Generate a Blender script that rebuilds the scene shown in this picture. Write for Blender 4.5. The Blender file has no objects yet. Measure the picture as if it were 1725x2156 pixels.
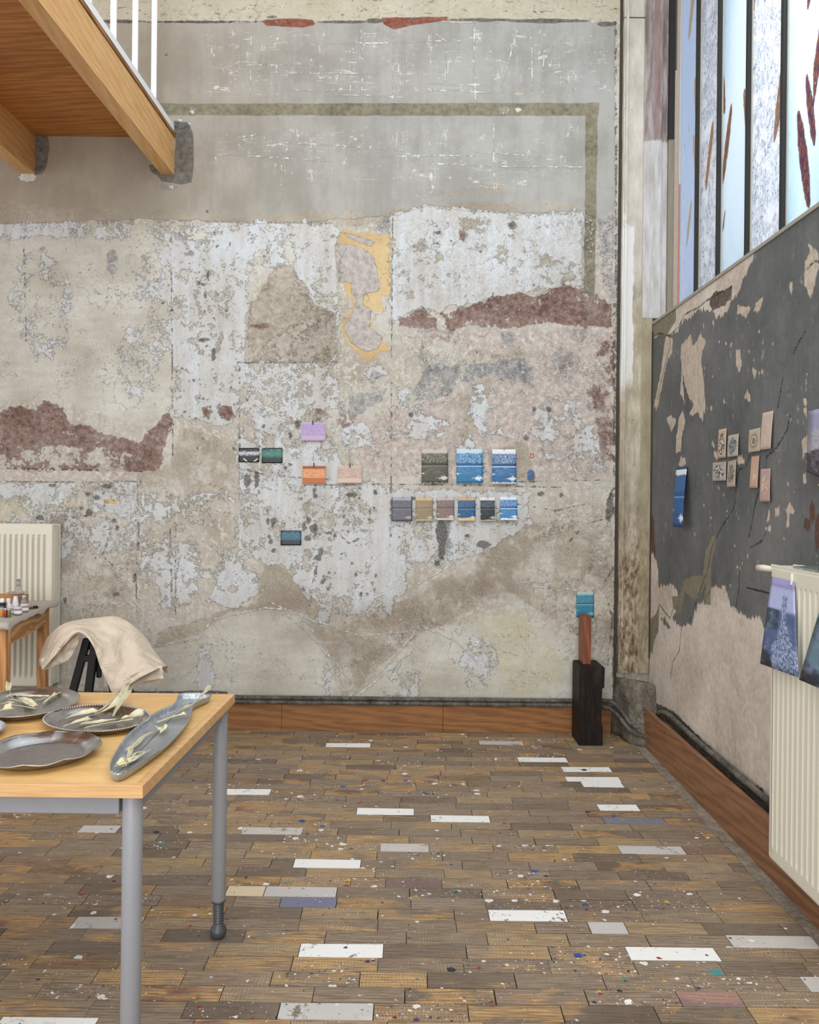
import bpy, bmesh, math, random
import numpy as np
from mathutils import Vector, Matrix
random.seed(7); rng = np.random.default_rng(7)
SC = bpy.context.scene
COL = SC.collection

# ---------------------------------------------------------------- camera
F = 1660.0; CX, CY = 860.0, 1050.0; H = 1.358; TH = 0.0105
YB = 4.62            # back wall
XR = 1.41            # right wall
cam = bpy.data.cameras.new('camera'); camo = bpy.data.objects.new('camera', cam); COL.objects.link(camo)
cam.sensor_fit = 'VERTICAL'; cam.sensor_height = 36.0; cam.lens = F/2156*36.0
cam.shift_x = (862.5-CX)/2156; cam.shift_y = -(1078-CY)/2156
cam.clip_start = 0.05
RX = Vector((math.cos(TH), 0, math.sin(TH))); RU = Vector((-math.sin(TH), 0, math.cos(TH)))
M = Matrix.Identity(4)
for i in range(3):
    M[i][0] = RX[i]; M[i][1] = RU[i]; M[i][2] = (0, -1, 0)[i]; M[i][3] = (0, 0, H)[i]
camo.matrix_world = M
SC.camera = camo
EYE = Vector((0, 0, H))
def ray(px, py):
    return RX*((px-CX)/F) + RU*((CY-py)/F) + Vector((0, 1, 0))
def PY(px, py, Y=YB): r = ray(px, py); return EYE + r*(Y/r.y)
def PX(px, py, X=XR): r = ray(px, py); return EYE + r*(X/r.x)
def PZ(px, py, Z=0.0): r = ray(px, py); return EYE + r*((Z-H)/r.z)

# ---------------------------------------------------------------- light
SC.view_settings.view_transform = 'Standard'; SC.view_settings.look = 'None'
SC.view_settings.gamma = 1.0; SC.view_settings.use_curve_mapping = False
SC.view_settings.exposure = -0.04
wd = bpy.data.worlds.new('daylight'); SC.world = wd; wd.use_nodes = True
bg = wd.node_tree.nodes['Background']; bg.inputs[0].default_value = (0.93, 0.97, 1.0, 1); bg.inputs[1].default_value = 1.15
def area(name, loc, target, sx, sy, power, col=(1, 1, 1)):
    l = bpy.data.lights.new(name, 'AREA'); l.shape = 'RECTANGLE'; l.size = sx; l.size_y = sy; l.energy = power; l.color = col
    o = bpy.data.objects.new(name, l); COL.objects.link(o); o.location = loc
    o.rotation_euler = (Vector(target)-Vector(loc)).to_track_quat('-Z', 'Y').to_euler()
    return o
area('skylight', (-0.4, -0.6, 5.4), (0.2, 4.4, 0.2), 3.8, 2.6, 85, (1.0, 0.985, 0.96))
area('rear_window_light', (-0.9, -3.4, 1.9), (0.3, 4.6, 0.7), 4.2, 2.6, 165, (1.0, 0.98, 0.955))  # unseen fill added behind the camera to brighten the lower wall
area('side_window_light', (-4.6, 0.8, 3.4), (1.4, 3.4, 1.0), 2.4, 2.4, 60, (1.0, 0.98, 0.95))
area('window_daylight', (1.33, 2.0, 3.6), (-1.6, 3.2, 0.6), 3.4, 2.0, 62, (0.93, 0.97, 1.0))

# ---------------------------------------------------------------- helpers
def srgb(h):
    if isinstance(h, tuple): return h if len(h) == 4 else (*h, 1)
    h = h.lstrip('#'); c = [int(h[i:i+2], 16)/255 for i in (0, 2, 4)]
    return tuple([(x/12.92 if x <= 0.04045 else ((x+0.055)/1.055)**2.4) for x in c]+[1.0])
class G:
    """small node-graph builder"""
    def __init__(s, name):
        s.mat = bpy.data.materials.new(name); s.mat.use_nodes = True
        s.t = s.mat.node_tree; s.t.nodes.clear()
        s.out = s.t.nodes.new('ShaderNodeOutputMaterial')
        s.tc = None
    def nd(s, t, **p):
        n = s.t.nodes.new(t)
        for k, v in p.items(): setattr(n, k, v)
        return n
    def put(s, sock, v):
        if isinstance(v, bpy.types.NodeSocket): s.t.links.new(v, sock)
        elif isinstance(v, str): sock.default_value = srgb(v)
        elif v is not None:
            try: sock.default_value = v
            except Exception:
                sock.default_value = (v, v, v) if not hasattr(v, '__len__') else tuple(v)[:len(sock.default_value)]
    def co(s, kind='Object'):
        if s.tc is None: s.tc = s.nd('ShaderNodeTexCoord')
        return s.tc.outputs[kind]
    def m(s, op, a, b=None, c=None, clamp=False):
        n = s.nd('ShaderNodeMath', operation=op, use_clamp=clamp)
        for i, v in enumerate((a, b, c)):
            if v is not None: s.put(n.inputs[i], v)
        return n.outputs[0]
    def vm(s, op, a, b=None):
        n = s.nd('ShaderNodeVectorMath', operation=op); s.put(n.inputs[0], a)
        if b is not None: s.put(n.inputs[1], b)
        return n.outputs[0]
    def sc(s, vec, k): return s.vm('MULTIPLY', vec, k)
    def mix(s, f, a, b, mode='MIX'):
        n = s.nd('ShaderNodeMix', data_type='RGBA', blend_type=mode)
        s.put(n.inputs[0], f); s.put(n.inputs[6], a); s.put(n.inputs[7], b); return n.outputs[2]
    def noise(s, vec, scale, det=3, rough=0.55, dist=0.0, col=False):
        n = s.nd('ShaderNodeTexNoise'); s.put(n.inputs['Vector'], vec)
        n.inputs['Scale'].default_value = scale; n.inputs['Detail'].default_value = det
        n.inputs['Roughness'].default_value = rough; n.inputs['Distortion'].default_value = dist
        return n.outputs['Color'] if col else n.outputs[0]
    def vor(s, vec, scale, feature='F1', out='Distance', rand=1.0):
        n = s.nd('ShaderNodeTexVoronoi', feature=feature); s.put(n.inputs['Vector'], vec)
        n.inputs['Scale'].default_value = scale; n.inputs['Randomness'].default_value = rand
        return n.outputs[out]
    def wave(s, vec, scale, dist=2, det=2, dscale=1.0, direction='X', typ='BANDS'):
        n = s.nd('ShaderNodeTexWave', wave_type=typ)
        if typ == 'BANDS': n.bands_direction = direction
        else: n.rings_direction = direction
        s.put(n.inputs['Vector'], vec)
        n.inputs['Scale'].default_value = scale; n.inputs['Distortion'].default_value = dist
        n.inputs['Detail'].default_value = det; n.inputs['Detail Scale'].default_value = dscale
        return n.outputs['Fac']
    def ss(s, x, lo, hi, a=0.0, b=1.0):
        n = s.nd('ShaderNodeMapRange', interpolation_type='SMOOTHSTEP'); s.put(n.inputs[0], x)
        s.put(n.inputs[1], lo); s.put(n.inputs[2], hi); s.put(n.inputs[3], a); s.put(n.inputs[4], b); return n.outputs[0]
    def lin(s, x, lo, hi, a=0.0, b=1.0):
        n = s.nd('ShaderNodeMapRange'); s.put(n.inputs[0], x)
        s.put(n.inputs[1], lo); s.put(n.inputs[2], hi); s.put(n.inputs[3], a); s.put(n.inputs[4], b); return n.outputs[0]
    def attr(s, name, out='Fac'): return s.nd('ShaderNodeAttribute', attribute_name=name).outputs[out]
    def sep(s, v):
        n = s.nd('ShaderNodeSeparateXYZ'); s.put(n.inputs[0], v); return n.outputs
    def comb(s, x, y, z=0.0):
        n = s.nd('ShaderNodeCombineXYZ'); s.put(n.inputs[0], x); s.put(n.inputs[1], y); s.put(n.inputs[2], z); return n.outputs[0]
    def ramp(s, f, stops, interp='LINEAR'):
        n = s.nd('ShaderNodeValToRGB'); s.put(n.inputs[0], f); r = n.color_ramp; r.interpolation = interp
        while len(r.elements) < len(stops): r.elements.new(0.5)
        for e, (p, c) in zip(r.elements, stops): e.position = p; e.color = srgb(c)
        return n.outputs[0]
    def bump(s, h, dist=0.01, strength=1.0, normal=None):
        n = s.nd('ShaderNodeBump'); s.put(n.inputs['Height'], h); n.inputs['Distance'].default_value = dist
        n.inputs['Strength'].default_value = strength
        if normal is not None: s.put(n.inputs['Normal'], normal)
        return n.outputs[0]
    def bsdf(s, col, rough=0.6, metal=0.0, normal=None, **kw):
        b = s.nd('ShaderNodeBsdfPrincipled'); s.put(b.inputs['Base Color'], col); s.put(b.inputs['Roughness'], rough)
        s.put(b.inputs['Metallic'], metal)
        if normal is not None: s.put(b.inputs['Normal'], normal)
        for k, v in kw.items(): s.put(b.inputs[k.replace('_', ' ')], v)
        s.t.links.new(b.outputs[0], s.out.inputs[0]); return s.mat

def mesh_obj(name, verts, faces, mat=None, parent=None, smooth=False, uvs=None):
    me = bpy.data.meshes.new(name); me.from_pydata([tuple(v) for v in verts], [], faces); me.update()
    if uvs is not None:
        uv = me.uv_layers.new(name='UVMap')
        idx = np.empty(len(me.loops), int); me.loops.foreach_get('vertex_index', idx)
        uv.data.foreach_set('uv', np.asarray(uvs, np.float32)[idx].ravel())
    if smooth: me.polygons.foreach_set('use_smooth', [True]*len(me.polygons))
    o = bpy.data.objects.new(name, me); COL.objects.link(o)
    if mat: me.materials.append(mat)
    if parent: o.parent = parent; o.matrix_parent_inverse = Matrix.Translation(-parent.location)
    return o
def bm_obj(name, bm, mat=None, parent=None, smooth=False):
    bmesh.ops.recalc_face_normals(bm, faces=bm.faces)
    me = bpy.data.meshes.new(name); bm.to_mesh(me); bm.free()
    if smooth: me.polygons.foreach_set('use_smooth', [True]*len(me.polygons))
    o = bpy.data.objects.new(name, me); COL.objects.link(o)
    if mat: me.materials.append(mat)
    if parent: o.parent = parent; o.matrix_parent_inverse = Matrix.Translation(-parent.location)
    return o
def thing(name, label, cat, loc=(0, 0, 0), group=None, kind=None):
    o = bpy.data.objects.new(name, None); COL.objects.link(o); o.location = loc; o.empty_display_size = 0.05
    tag(o, label, cat, group, kind); return o
def tag(o, label=None, cat=None, group=None, kind=None):
    if label: o['label'] = label
    if cat: o['category'] = cat
    if group: o['group'] = group
    if kind: o['kind'] = kind
    return o
def box(bm, a, b, bevel=0.0, mtx=None):
    a = Vector(a); b = Vector(b); c = (a+b)/2; d = b-a
    r = bmesh.ops.create_cube(bm, size=1.0)['verts']
    bmesh.ops.scale(bm, verts=r, vec=[abs(x) for x in d]); bmesh.ops.translate(bm, verts=r, vec=c)
    if bevel:
        es = list({e for v in r for e in v.link_edges})
        rr = bmesh.ops.bevel(bm, geom=es, offset=bevel, segments=2, profile=0.6, affect='EDGES')
        r = list({v for f in rr['faces'] for v in f.verts} | {v for v in r if v.is_valid})
    if mtx is not None: bmesh.ops.transform(bm, matrix=mtx, verts=r)
    return r
def hexa(bm, bottom, top, bevel=0.0):
    """prism from 4 bottom and 4 top corners"""
    vs = [bm.verts.new(tuple(p)) for p in list(bottom)+list(top)]
    n = len(bottom)
    bm.faces.new(vs[:n][::-1]); bm.faces.new(vs[n:])
    for i in range(n): bm.faces.new((vs[i], vs[(i+1) % n], vs[n+(i+1) % n], vs[n+i]))
    if bevel:
        es = list({e for v in vs for e in v.link_edges})
        bmesh.ops.bevel(bm, geom=es, offset=bevel, segments=2, profile=0.6, affect='EDGES')
def bar(bm, p, q, w, t, up=(0, 0, 1), bevel=0.0):
    """rectangular bar from p to q, w along the side axis, t along up-ish axis"""
    p = Vector(p); q = Vector(q); d = (q-p).normalized(); s = d.cross(Vector(up)).normalized(); u = s.cross(d).normalized()
    c = [(-w/2, -t/2), (w/2, -t/2), (w/2, t/2), (-w/2, t/2)]
    hexa(bm, [p+s*a+u*b for a, b in c], [q+s*a+u*b for a, b in c], bevel)
def tube(bm, pts, rad, seg=12, caps=True):
    pts = [Vector(p) for p in pts]; n = len(pts); rs = rad if hasattr(rad, '__len__') else [rad]*n
    rings = []; prev = None
    for i, p in enumerate(pts):
        d = (pts[min(i+1, n-1)]-pts[max(i-1, 0)]).normalized()
        if prev is None:
            a = Vector((0, 0, 1)) if abs(d.z) < 0.9 else Vector((1, 0, 0)); s = d.cross(a).normalized()
        else: s = (prev-d*prev.dot(d)).normalized()
        prev = s; u = d.cross(s)
        rings.append([bm.verts.new(p+(s*math.cos(2*math.pi*k/seg)+u*math.sin(2*math.pi*k/seg))*rs[i]) for k in range(seg)])
    for r0, r1 in zip(rings, rings[1:]):
        for k in range(seg): bm.faces.new((r0[k], r0[(k+1) % seg], r1[(k+1) % seg], r1[k]))
    if caps: bm.faces.new(rings[0][::-1]); bm.faces.new(rings[-1])
def lathe(bm, prof, c=(0, 0, 0), seg=24):
    c = Vector(c); rings = []
    for r, z in prof: rings.append([bm.verts.new(c+Vector((r*math.cos(2*math.pi*k/seg), r*math.sin(2*math.pi*k/seg), z))) for k in range(seg)])
    for r0, r1 in zip(rings, rings[1:]):
        for k in range(seg): bm.faces.new((r0[k], r0[(k+1) % seg], r1[(k+1) % seg], r1[k]))
    bm.faces.new(rings[0][::-1]); bm.faces.new(rings[-1])
def catmull(pts, n=8, closed=False):
    P = [Vector(p) for p in pts]; out = []; N = len(P)
    for i in range(N if closed else N-1):
        g = (lambda k: P[k % N]) if closed else (lambda k: P[max(0, min(N-1, k))])
        a, b, c, d = g(i-1), g(i), g(i+1), g(i+2)
        for j in range(n):
            t = j/n
            out.append(0.5*((2*b)+(c-a)*t+(2*a-5*b+4*c-d)*t*t+(3*b-a-3*c+d)*t**3))
    if not closed: out.append(P[-1])
    return out
def solid(o, th, off=0.0):
    m = o.modifiers.new('thickness', 'SOLIDIFY'); m.thickness = th; m.offset = off; return o
def subsurf(o, n=1):
    m = o.modifiers.new('smooth', 'SUBSURF'); m.levels = n; m.render_levels = n; return o

# ---------------------------------------------------------------- paint layers as distance fields
def sdf_poly(U, V, pts):
    """signed distance (inside positive) of grid points U,V to polygon"""
    pts = np.asarray(pts, float); n = len(pts)
    d = np.full(U.shape, 1e9); ins = np.zeros(U.shape, bool)
    for i in range(n):
        ax, ay = pts[i]; bx, by = pts[(i+1) % n]
        ex, ey = bx-ax, by-ay; wx, wy = U-ax, V-ay
        t = np.clip((wx*ex+wy*ey)/(ex*ex+ey*ey+1e-12), 0, 1)
        d = np.minimum(d, (wx-ex*t)**2+(wy-ey*t)**2)
        c = ((ay > V) != (by > V)) & (U < (bx-ax)*(V-ay)/(by-ay+1e-12)+ax)
        ins ^= c
    d = np.sqrt(d); return np.where(ins, d, -d)
def dist_line(U, V, pts):
    pts = np.asarray(pts, float); d = np.full(U.shape, 1e9)
    for i in range(len(pts)-1):
        ax, ay = pts[i]; bx, by = pts[i+1]; ex, ey = bx-ax, by-ay; wx, wy = U-ax, V-ay
        t = np.clip((wx*ex+wy*ey)/(ex*ex+ey*ey+1e-12), 0, 1)
        d = np.minimum(d, (wx-ex*t)**2+(wy-ey*t)**2)
    return np.sqrt(d)
LIM = 45.0
def painted_wall(name, us, zs, to_world, conv, polys, lines, layers, mat, scale):
    """grid of quads; float attribute per paint layer holding the distance (in ~px of 2.8 mm) to the patch edge"""
    nu, nz = len(us), len(zs); U, V = np.meshgrid(us, zs)          # metres on the wall
    Up, Vp = U*scale, V*scale
    att = {l: np.full(U.shape, -LIM) for l in layers}
    def sub(pts, pad):
        x0, y0 = pts.min(0)-pad; x1, y1 = pts.max(0)+pad
        i0, i1 = np.searchsorted(us*scale, [x0, x1]); j0, j1 = np.searchsorted(zs*scale, [y0, y1])
        return slice(j0, j1), slice(i0, i1)
    for lay, cap, pts in polys:
        if isinstance(pts, tuple):      # ellipse (cx, cy, rx, ry)
            cx, cy, rx, ry = pts; k = max(6, int(5+rx/3))
            pts = [(cx+rx*random.uniform(.75, 1.15)*math.cos(2*math.pi*i/k), cy+ry*random.uniform(.75, 1.15)*math.sin(2*math.pi*i/k)) for i in range(k)]
        q = np.array([conv(*p) for p in pts])*scale
        s = sub(q, LIM); 
        if att[lay][s].size == 0: continue
        d = np.minimum(sdf_poly(Up[s], Vp[s], q), cap if cap is not None else LIM)
        att[lay][s] = np.maximum(att[lay][s], d)
    for lay, pts in lines:
        q = np.array([conv(*p) for p in pts])*scale; s = sub(q, LIM)
        if att[lay][s].size == 0: continue
        att[lay][s] = np.maximum(att[lay][s], -dist_line(Up[s], Vp[s], q))
    verts = to_world(U.ravel(), V.ravel())
    idx = np.arange(nu*nz).reshape(nz, nu)
    f = np.stack([idx[:-1, :-1], idx[:-1, 1:], idx[1:, 1:], idx[1:, :-1]], -1).reshape(-1, 4)
    me = bpy.data.meshes.new(name); me.vertices.add(len(verts)); me.vertices.foreach_set('co', verts.astype(np.float32).ravel())
    me.loops.add(f.size); me.loops.foreach_set('vertex_index', f.ravel().astype(np.int32))
    me.polygons.add(len(f)); me.polygons.foreach_set('loop_start', (np.arange(len(f))*4).astype(np.int32))
    me.update(); me.validate()
    for l, a in att.items():
        at = me.attributes.new(l, 'FLOAT', 'POINT'); at.data.foreach_set('value', a.ravel().astype(np.float32))
    o = bpy.data.objects.new(name, me); COL.objects.link(o); me.materials.append(mat)
    return o
# ================================================================ back wall
LB = ['upper', 'white', 'lite', 'tan', 'brown', 'slate', 'pink', 'yellow', 'orange', 'paper', 'band', 'cement', 'brick', 'cream', 'chip', 'crack', 'ridge', 'rough', 'scr', 'worn', 'soot']
PB = []
def add(l, pts, cap=None): PB.append((l, cap, pts))
add('cream', [(-400, -300), (1320, -300), (1320, 44), (900, 40), (540, 42), (300, 44), (-400, 40)])
add('brick', [(552, 43), (590, 38), (660, 41), (665, 52), (640, 58), (600, 57), (560, 54)])
add('brick', [(802, 37), (950, 35), (930, 45), (880, 52), (830, 62), (808, 52)])
for q in [(240, 45, 66, 3.5), (420, 46, 120, 3), (720, 46, 60, 4), (790, 44, 22, 6), (1010, 42, 90, 4), (1150, 44, 110, 4), (1278, 50, 22, 6), (575, 36, 14, 4)]: add('cement', q)
add('upper', [(-400, 46), (1296, 46), (1296, 460), (1255, 462), (1230, 445), (1100, 450), (1010, 445), (900, 432), (820, 455), (700, 462), (640, 468), (520, 468), (330, 462), (0, 470), (-400, 470)])
add('band', [(-400, 214), (360, 218), (1262, 217), (1260, 243), (1235, 244), (360, 243), (-400, 240)])
add('band', [(1233, 240), (1259, 240), (1256, 470), (1253, 620), (1230, 620), (1232, 400)])
add('cement', [(365, 254), (395, 258), (406, 280), (408, 340), (404, 385), (380, 389), (360, 385), (342, 382), (332, 370), (345, 362), (366, 368), (370, 300)])
add('cement', [(314, 348), (322, 345), (342, 366), (334, 370), (318, 362)])
add('cement', [(73, 286), (100, 285), (105, 310), (98, 350), (88, 368), (72, 368)])
for q in [(385, 260, 14, 8), (360, 392, 14, 5), (62, 374, 22, 7)]: add('white', q)
for q in [(405, 232, 6, 6), (1061, 232, 10, 8), (1092, 231, 5, 4)]: add('ridge', q)
for q in [(1094, 197, 12, 4)]: add('cream', q)
# tan edge below the upper plaster
add('tan', [(-400, 430), (0, 420), (120, 440), (330, 440), (520, 455), (700, 445), (830, 440), (960, 428), (1080, 425), (1230, 432), (1232, 452), (1100, 462), (960, 470), (850, 472), (700, 475), (560, 474), (340, 470), (0, 474), (-400, 480)], 1.5)
add('tan', (1000, 402, 60, 9), 1); add('tan', (1040, 395, 26, 7), 4); add('tan', (940, 408, 50, 7), 1)
# white
add('lite', [(-400, 476), (330, 470), (520, 474), (640, 474), (700, 490), (715, 640), (660, 660), (620, 560), (560, 560), (520, 640), (500, 900), (450, 900), (350, 880), (300, 900), (150, 850), (-400, 850)], 12)
add('white', [(-100, 476), (330, 468), (520, 472), (640, 472), (690, 500), (600, 560), (520, 560), (330, 500), (100, 496), (-100, 500)], 1)
add('white', [(600, 480), (712, 472), (716, 640), (700, 660), (660, 650), (625, 600)], 7)
add('white', [(822, 455), (900, 432), (1010, 445), (1100, 450), (1232, 445), (1226, 600), (1190, 602), (1040, 628), (930, 655), (900, 650), (870, 655), (822, 690)], 12)
add('white', [(330, 520), (520, 480), (520, 860), (480, 900), (370, 880), (360, 700)], 6)
add('white', (90, 640, 60, 120), -3); add('white', (300, 700, 50, 150), -4); add('tan', (60, 560, 40, 90), -3); add('tan', (140, 640, 14, 90), -1); add('tan', (30, 780, 60, 50), -2); add('tan', (440, 700, 40, 120), -3)
add('white', [(0, 1020), (290, 1015), (296, 1160), (0, 1180)], 1.0)
add('white', [(500, 880), (700, 870), (720, 1000), (830, 1030), (1110, 1040), (1120, 1100), (1000, 1170), (900, 1180), (850, 1140), (820, 1290), (700, 1300), (640, 1240), (600, 1190), (500, 1170)], 4)
add('white', [(700, 1120), (815, 1110), (820, 1270), (740, 1290), (690, 1240)], 8)
add('white', [(860, 1110), (985, 1100), (1030, 1120), (1000, 1170), (930, 1190), (860, 1180)], 7)
add('white', [(672, 1290), (700, 1284), (698, 1314), (680, 1316), (668, 1304)], 9)
add('white', [(830, 1170), (850, 1168), (858, 1190), (850, 1255), (826, 1255), (826, 1200)], 9)
add('white', [(470, 1200), (540, 1205), (550, 1250), (500, 1275), (440, 1270), (450, 1230)], 6)
add('white', [(340, 1170), (420, 1190), (400, 1270), (340, 1290)], 2)
add('white', [(300, 1040), (520, 1040), (520, 1200), (300, 1230)], -1)
for q in [(880, 840, 40, 32), (985, 960, 26, 30), (1010, 850, 14, 50), (1180, 900, 60, 70), (1240, 960, 40, 50), (900, 900, 50, 30), (1000, 985, 30, 20), (750, 920, 36, 30)]: add('white', q, 2)
add('white', [(750, 800), (800, 770), (830, 780), (790, 800), (760, 820)], 3)
# lighter smooth plaster at the foot of the wall
add('lite', [(440, 1330), (480, 1290), (560, 1285), (640, 1290), (690, 1390), (720, 1470), (430, 1470), (428, 1400)], 12)
add('lite', [(330, 1370), (420, 1350), (430, 1470), (300, 1470)], 5)
add('lite', [(770, 1440), (840, 1380), (890, 1330), (1000, 1310), (1060, 1290), (1150, 1310), (1200, 1380), (1206, 1475), (740, 1475)], 12)
add('lite', [(1220, 1380), (1290, 1400), (1300, 1480), (1220, 1480)], 5)
add('white', [(812, 1420), (850, 1395), (880, 1420), (880, 1470), (800, 1470)], 2)
add('white', (1010, 1400, 34, 60), 0); add('white', (430, 1400, 14, 70), 2); add('white', (690, 1420, 10, 50), 3)
add('yellow', [(1010, 1300), (1060, 1290), (1110, 1300), (1140, 1340), (1180, 1390), (1180, 1450), (1080, 1460), (1010, 1360)], 0)
add('yellow', (1070, 1330, 50, 30), 3); add('yellow', (1130, 1420, 40, 40), 1)
# tan
add('tan', [(586, 558), (610, 556), (640, 600), (665, 640), (705, 660), (712, 740), (690, 770), (530, 764), (518, 712), (525, 660), (556, 600)], 7)
add('white', [(500, 765), (712, 640), (712, 860), (640, 880), (500, 880)], 2)
add('tan', (600, 800, 50, 40), -2); add('tan', (560, 860, 40, 30), -2)
for q in [(1000, 500, 40, 24), (1075, 530, 26, 50), (930, 590, 50, 12), (860, 590, 30, 40), (1170, 570, 40, 30), (900, 530, 34, 30), (990, 470, 60, 12), (600, 620, 30, 60), (660, 720, 40, 40)]: add('worn', q, -3)
add('worn', [(586, 558), (612, 556), (640, 600), (665, 640), (705, 660), (708, 740), (690, 762), (530, 764), (518, 712), (525, 660), (556, 600)], 8)
for q in [(600, 820, 60, 30), (430, 640, 40, 100), (700, 1090, 80, 40), (560, 1000, 50, 30), (90, 1100, 90, 40), (460, 1120, 60, 60), (880, 1150, 40, 30)]: add('worn', q, -5)
for q in [(650, 1330, 50, 26), (740, 1370, 60, 40), (800, 1300, 70, 22), (600, 1270, 50, 24), (1050, 1230, 70, 20), (700, 1300, 40, 30)]: add('soot', q)
for q in [(870, 720, 50, 20), (960, 725, 60, 24), (720, 800, 40, 30), (700, 860, 30, 20)]: add('slate', q, -8)
add('cement', [(1262, 700), (1296, 700), (1296, 1470), (1268, 1470), (1280, 1100)], -9); add('tan', (1200, 1150, 80, 60), 1); add('brown', (900, 950, 40, 30), -9); add('brown', (800, 930, 60, 50), -10); add('brown', [(1160, 700), (1290, 690), (1290, 900), (1200, 820)], -7)
add('chip', [(1278, 1056), (1290, 1030), (1292, 1080), (1284, 1100), (1276, 1090)], 3)
add('tan', [(560, 1180), (600, 1195), (640, 1230), (685, 1260), (670, 1290), (640, 1330), (620, 1300), (560, 1285), (480, 1290), (420, 1340), (330, 1360), (335, 1330), (420, 1300), (540, 1270), (545, 1220)], 7)
add('tan', [(640, 1310), (700, 1320), (800, 1290), (900, 1240), (1000, 1180), (1080, 1180), (1090, 1240), (980, 1290), (880, 1340), (800, 1400), (760, 1450), (720, 1460), (690, 1380)], 2)
add('tan', [(1000, 1180), (1110, 1080), (1290, 1110), (1290, 1360), (1200, 1330), (1100, 1260)], 0.5)
add('tan', [(120, 1180), (240, 1190), (300, 1290), (300, 1380), (130, 1300)], 0)
add('tan', [(380, 900), (500, 930), (500, 1060), (300, 1080), (290, 1000), (360, 980)], 1.5)
add('tan', [(300, 1070), (420, 1060), (500, 1080), (520, 1200), (420, 1200), (300, 1180)], 0)
add('tan', [(980, 820), (1040, 790), (1010, 900), (940, 940), (930, 860)], 2)
add('tan', [(1030, 950), (1110, 930), (1130, 1010), (1030, 1015)], 4)
add('tan', (760, 1260, 40, 30), -1)
# brown/mauve paint line
add('brown', [(835, 674), (870, 656), (893, 655), (916, 672), (915, 688), (838, 691)], 9)
add('brown', [(930, 662), (960, 650), (1010, 640), (1045, 625), (1130, 622), (1190, 603), (1240, 608), (1288, 640), (1290, 690), (1180, 680), (1080, 692), (945, 691)], 5)
add('slate', [(838, 672), (870, 654), (895, 655), (905, 668), (870, 680)], 5)
add('slate', [(950, 655), (990, 643), (975, 662), (945, 668)], 3)
add('brown', [(-60, 880), (10, 868), (40, 850), (75, 862), (95, 848), (125, 856), (150, 890), (200, 905), (240, 920), (290, 925), (330, 890), (355, 872), (362, 890), (348, 930), (335, 985), (290, 960), (200, 945), (0, 940), (-60, 930)], 8)
add('brown', [(-60, 930), (300, 940), (330, 990), (-60, 985)], 0.5)
add('slate', [(75, 862), (95, 850), (122, 856), (140, 880), (120, 895), (90, 880)], 3)
add('slate', [(110, 920), (230, 925), (180, 945), (120, 940)], 0)
add('brown', [(458, 850), (485, 858), (500, 880), (480, 886), (462, 870)], 6); add('brown', (434, 868, 9, 13), 5)
add('brown', (545, 687, 18, 6), 4); add('brown', [(1245, 760), (1292, 700), (1292, 1000), (1270, 980)], -0.5)
add('brown', [(650, 860), (760, 880), (720, 900), (640, 880)], 0)
# grey smears
add('slate', [(720, 850), (770, 810), (790, 785), (805, 790), (820, 820), (800, 850), (740, 880), (715, 870)], 3)
add('slate', [(860, 840), (880, 810), (900, 775), (990, 765), (1090, 758), (1150, 765), (1120, 790), (1130, 820), (1090, 800), (1000, 790), (940, 830), (890, 840)], 2)
add('slate', [(1055, 700), (1085, 700), (1080, 730), (1060, 725)], 2)
for q in [(935, 1120, 12, 48), (938, 1150, 14, 30)]: add('slate', q, 1)
add('tan', [(1000, 735), (1150, 720), (1150, 760), (1050, 760), (960, 765)], 1)
add('slate', [(1225, 470), (1290, 460), (1292, 640), (1255, 560), (1228, 600)], 0.5)
# pinkish
add('pink', [(830, 690), (1292, 690), (1292, 1015), (830, 1010), (760, 980), (750, 880), (860, 860), (1000, 800), (1060, 770)], 9)
add('white', [(830, 700), (1290, 700), (1290, 1010), (830, 1010), (760, 960)], -7)
add('white', (960, 760, 60, 20), -3)
add('pink', [(1160, 640), (1290, 620), (1292, 760), (1150, 760)], 3); add('pink', [(1255, 465), (1292, 455), (1292, 620), (1255, 620)], 4)
add('pink', [(380, 1040), (520, 1030), (520, 1160), (420, 1180)], 0); add('pink', [(0, 985), (320, 985), (300, 1012), (0, 1012)], 1)
add('pink', (1090, 850, 30, 60), 4)
# orange and paper remnant
add('orange', [(718, 486), (730, 482), (760, 494), (778, 488), (800, 496), (823, 494), (823, 626), (803, 620), (808, 655), (780, 655), (785, 690), (825, 738), (822, 738), (800, 740), (775, 765), (730, 722), (716, 690), (735, 655), (750, 632), (732, 628), (712, 560), (703, 516), (714, 510)], 9)
add('paper', [(706, 512), (740, 516), (766, 526), (785, 540), (798, 580), (800, 612), (770, 618), (765, 640), (785, 650), (778, 690), (808, 710), (796, 735), (770, 742), (738, 722), (722, 690), (742, 655), (752, 632), (740, 618), (740, 596), (712, 592)], 8)
add('paper', [(722, 488), (760, 500), (790, 510), (780, 518), (735, 500)], 3)
for q in [(806, 474, 13, 13), (796, 478, 6, 5)]: add('slate', q, 4)
add('orange', (232, 1055, 16, 5), 2); add('brown', (972, 497, 6, 7), 5); add('yellow', (40, 1070, 30, 18), 2); add('yellow', (150, 1070, 26, 12), 2)
add('yellow', [(0, 1040), (30, 1050), (44, 1070), (20, 1100), (0, 1100)], 3)
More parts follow.
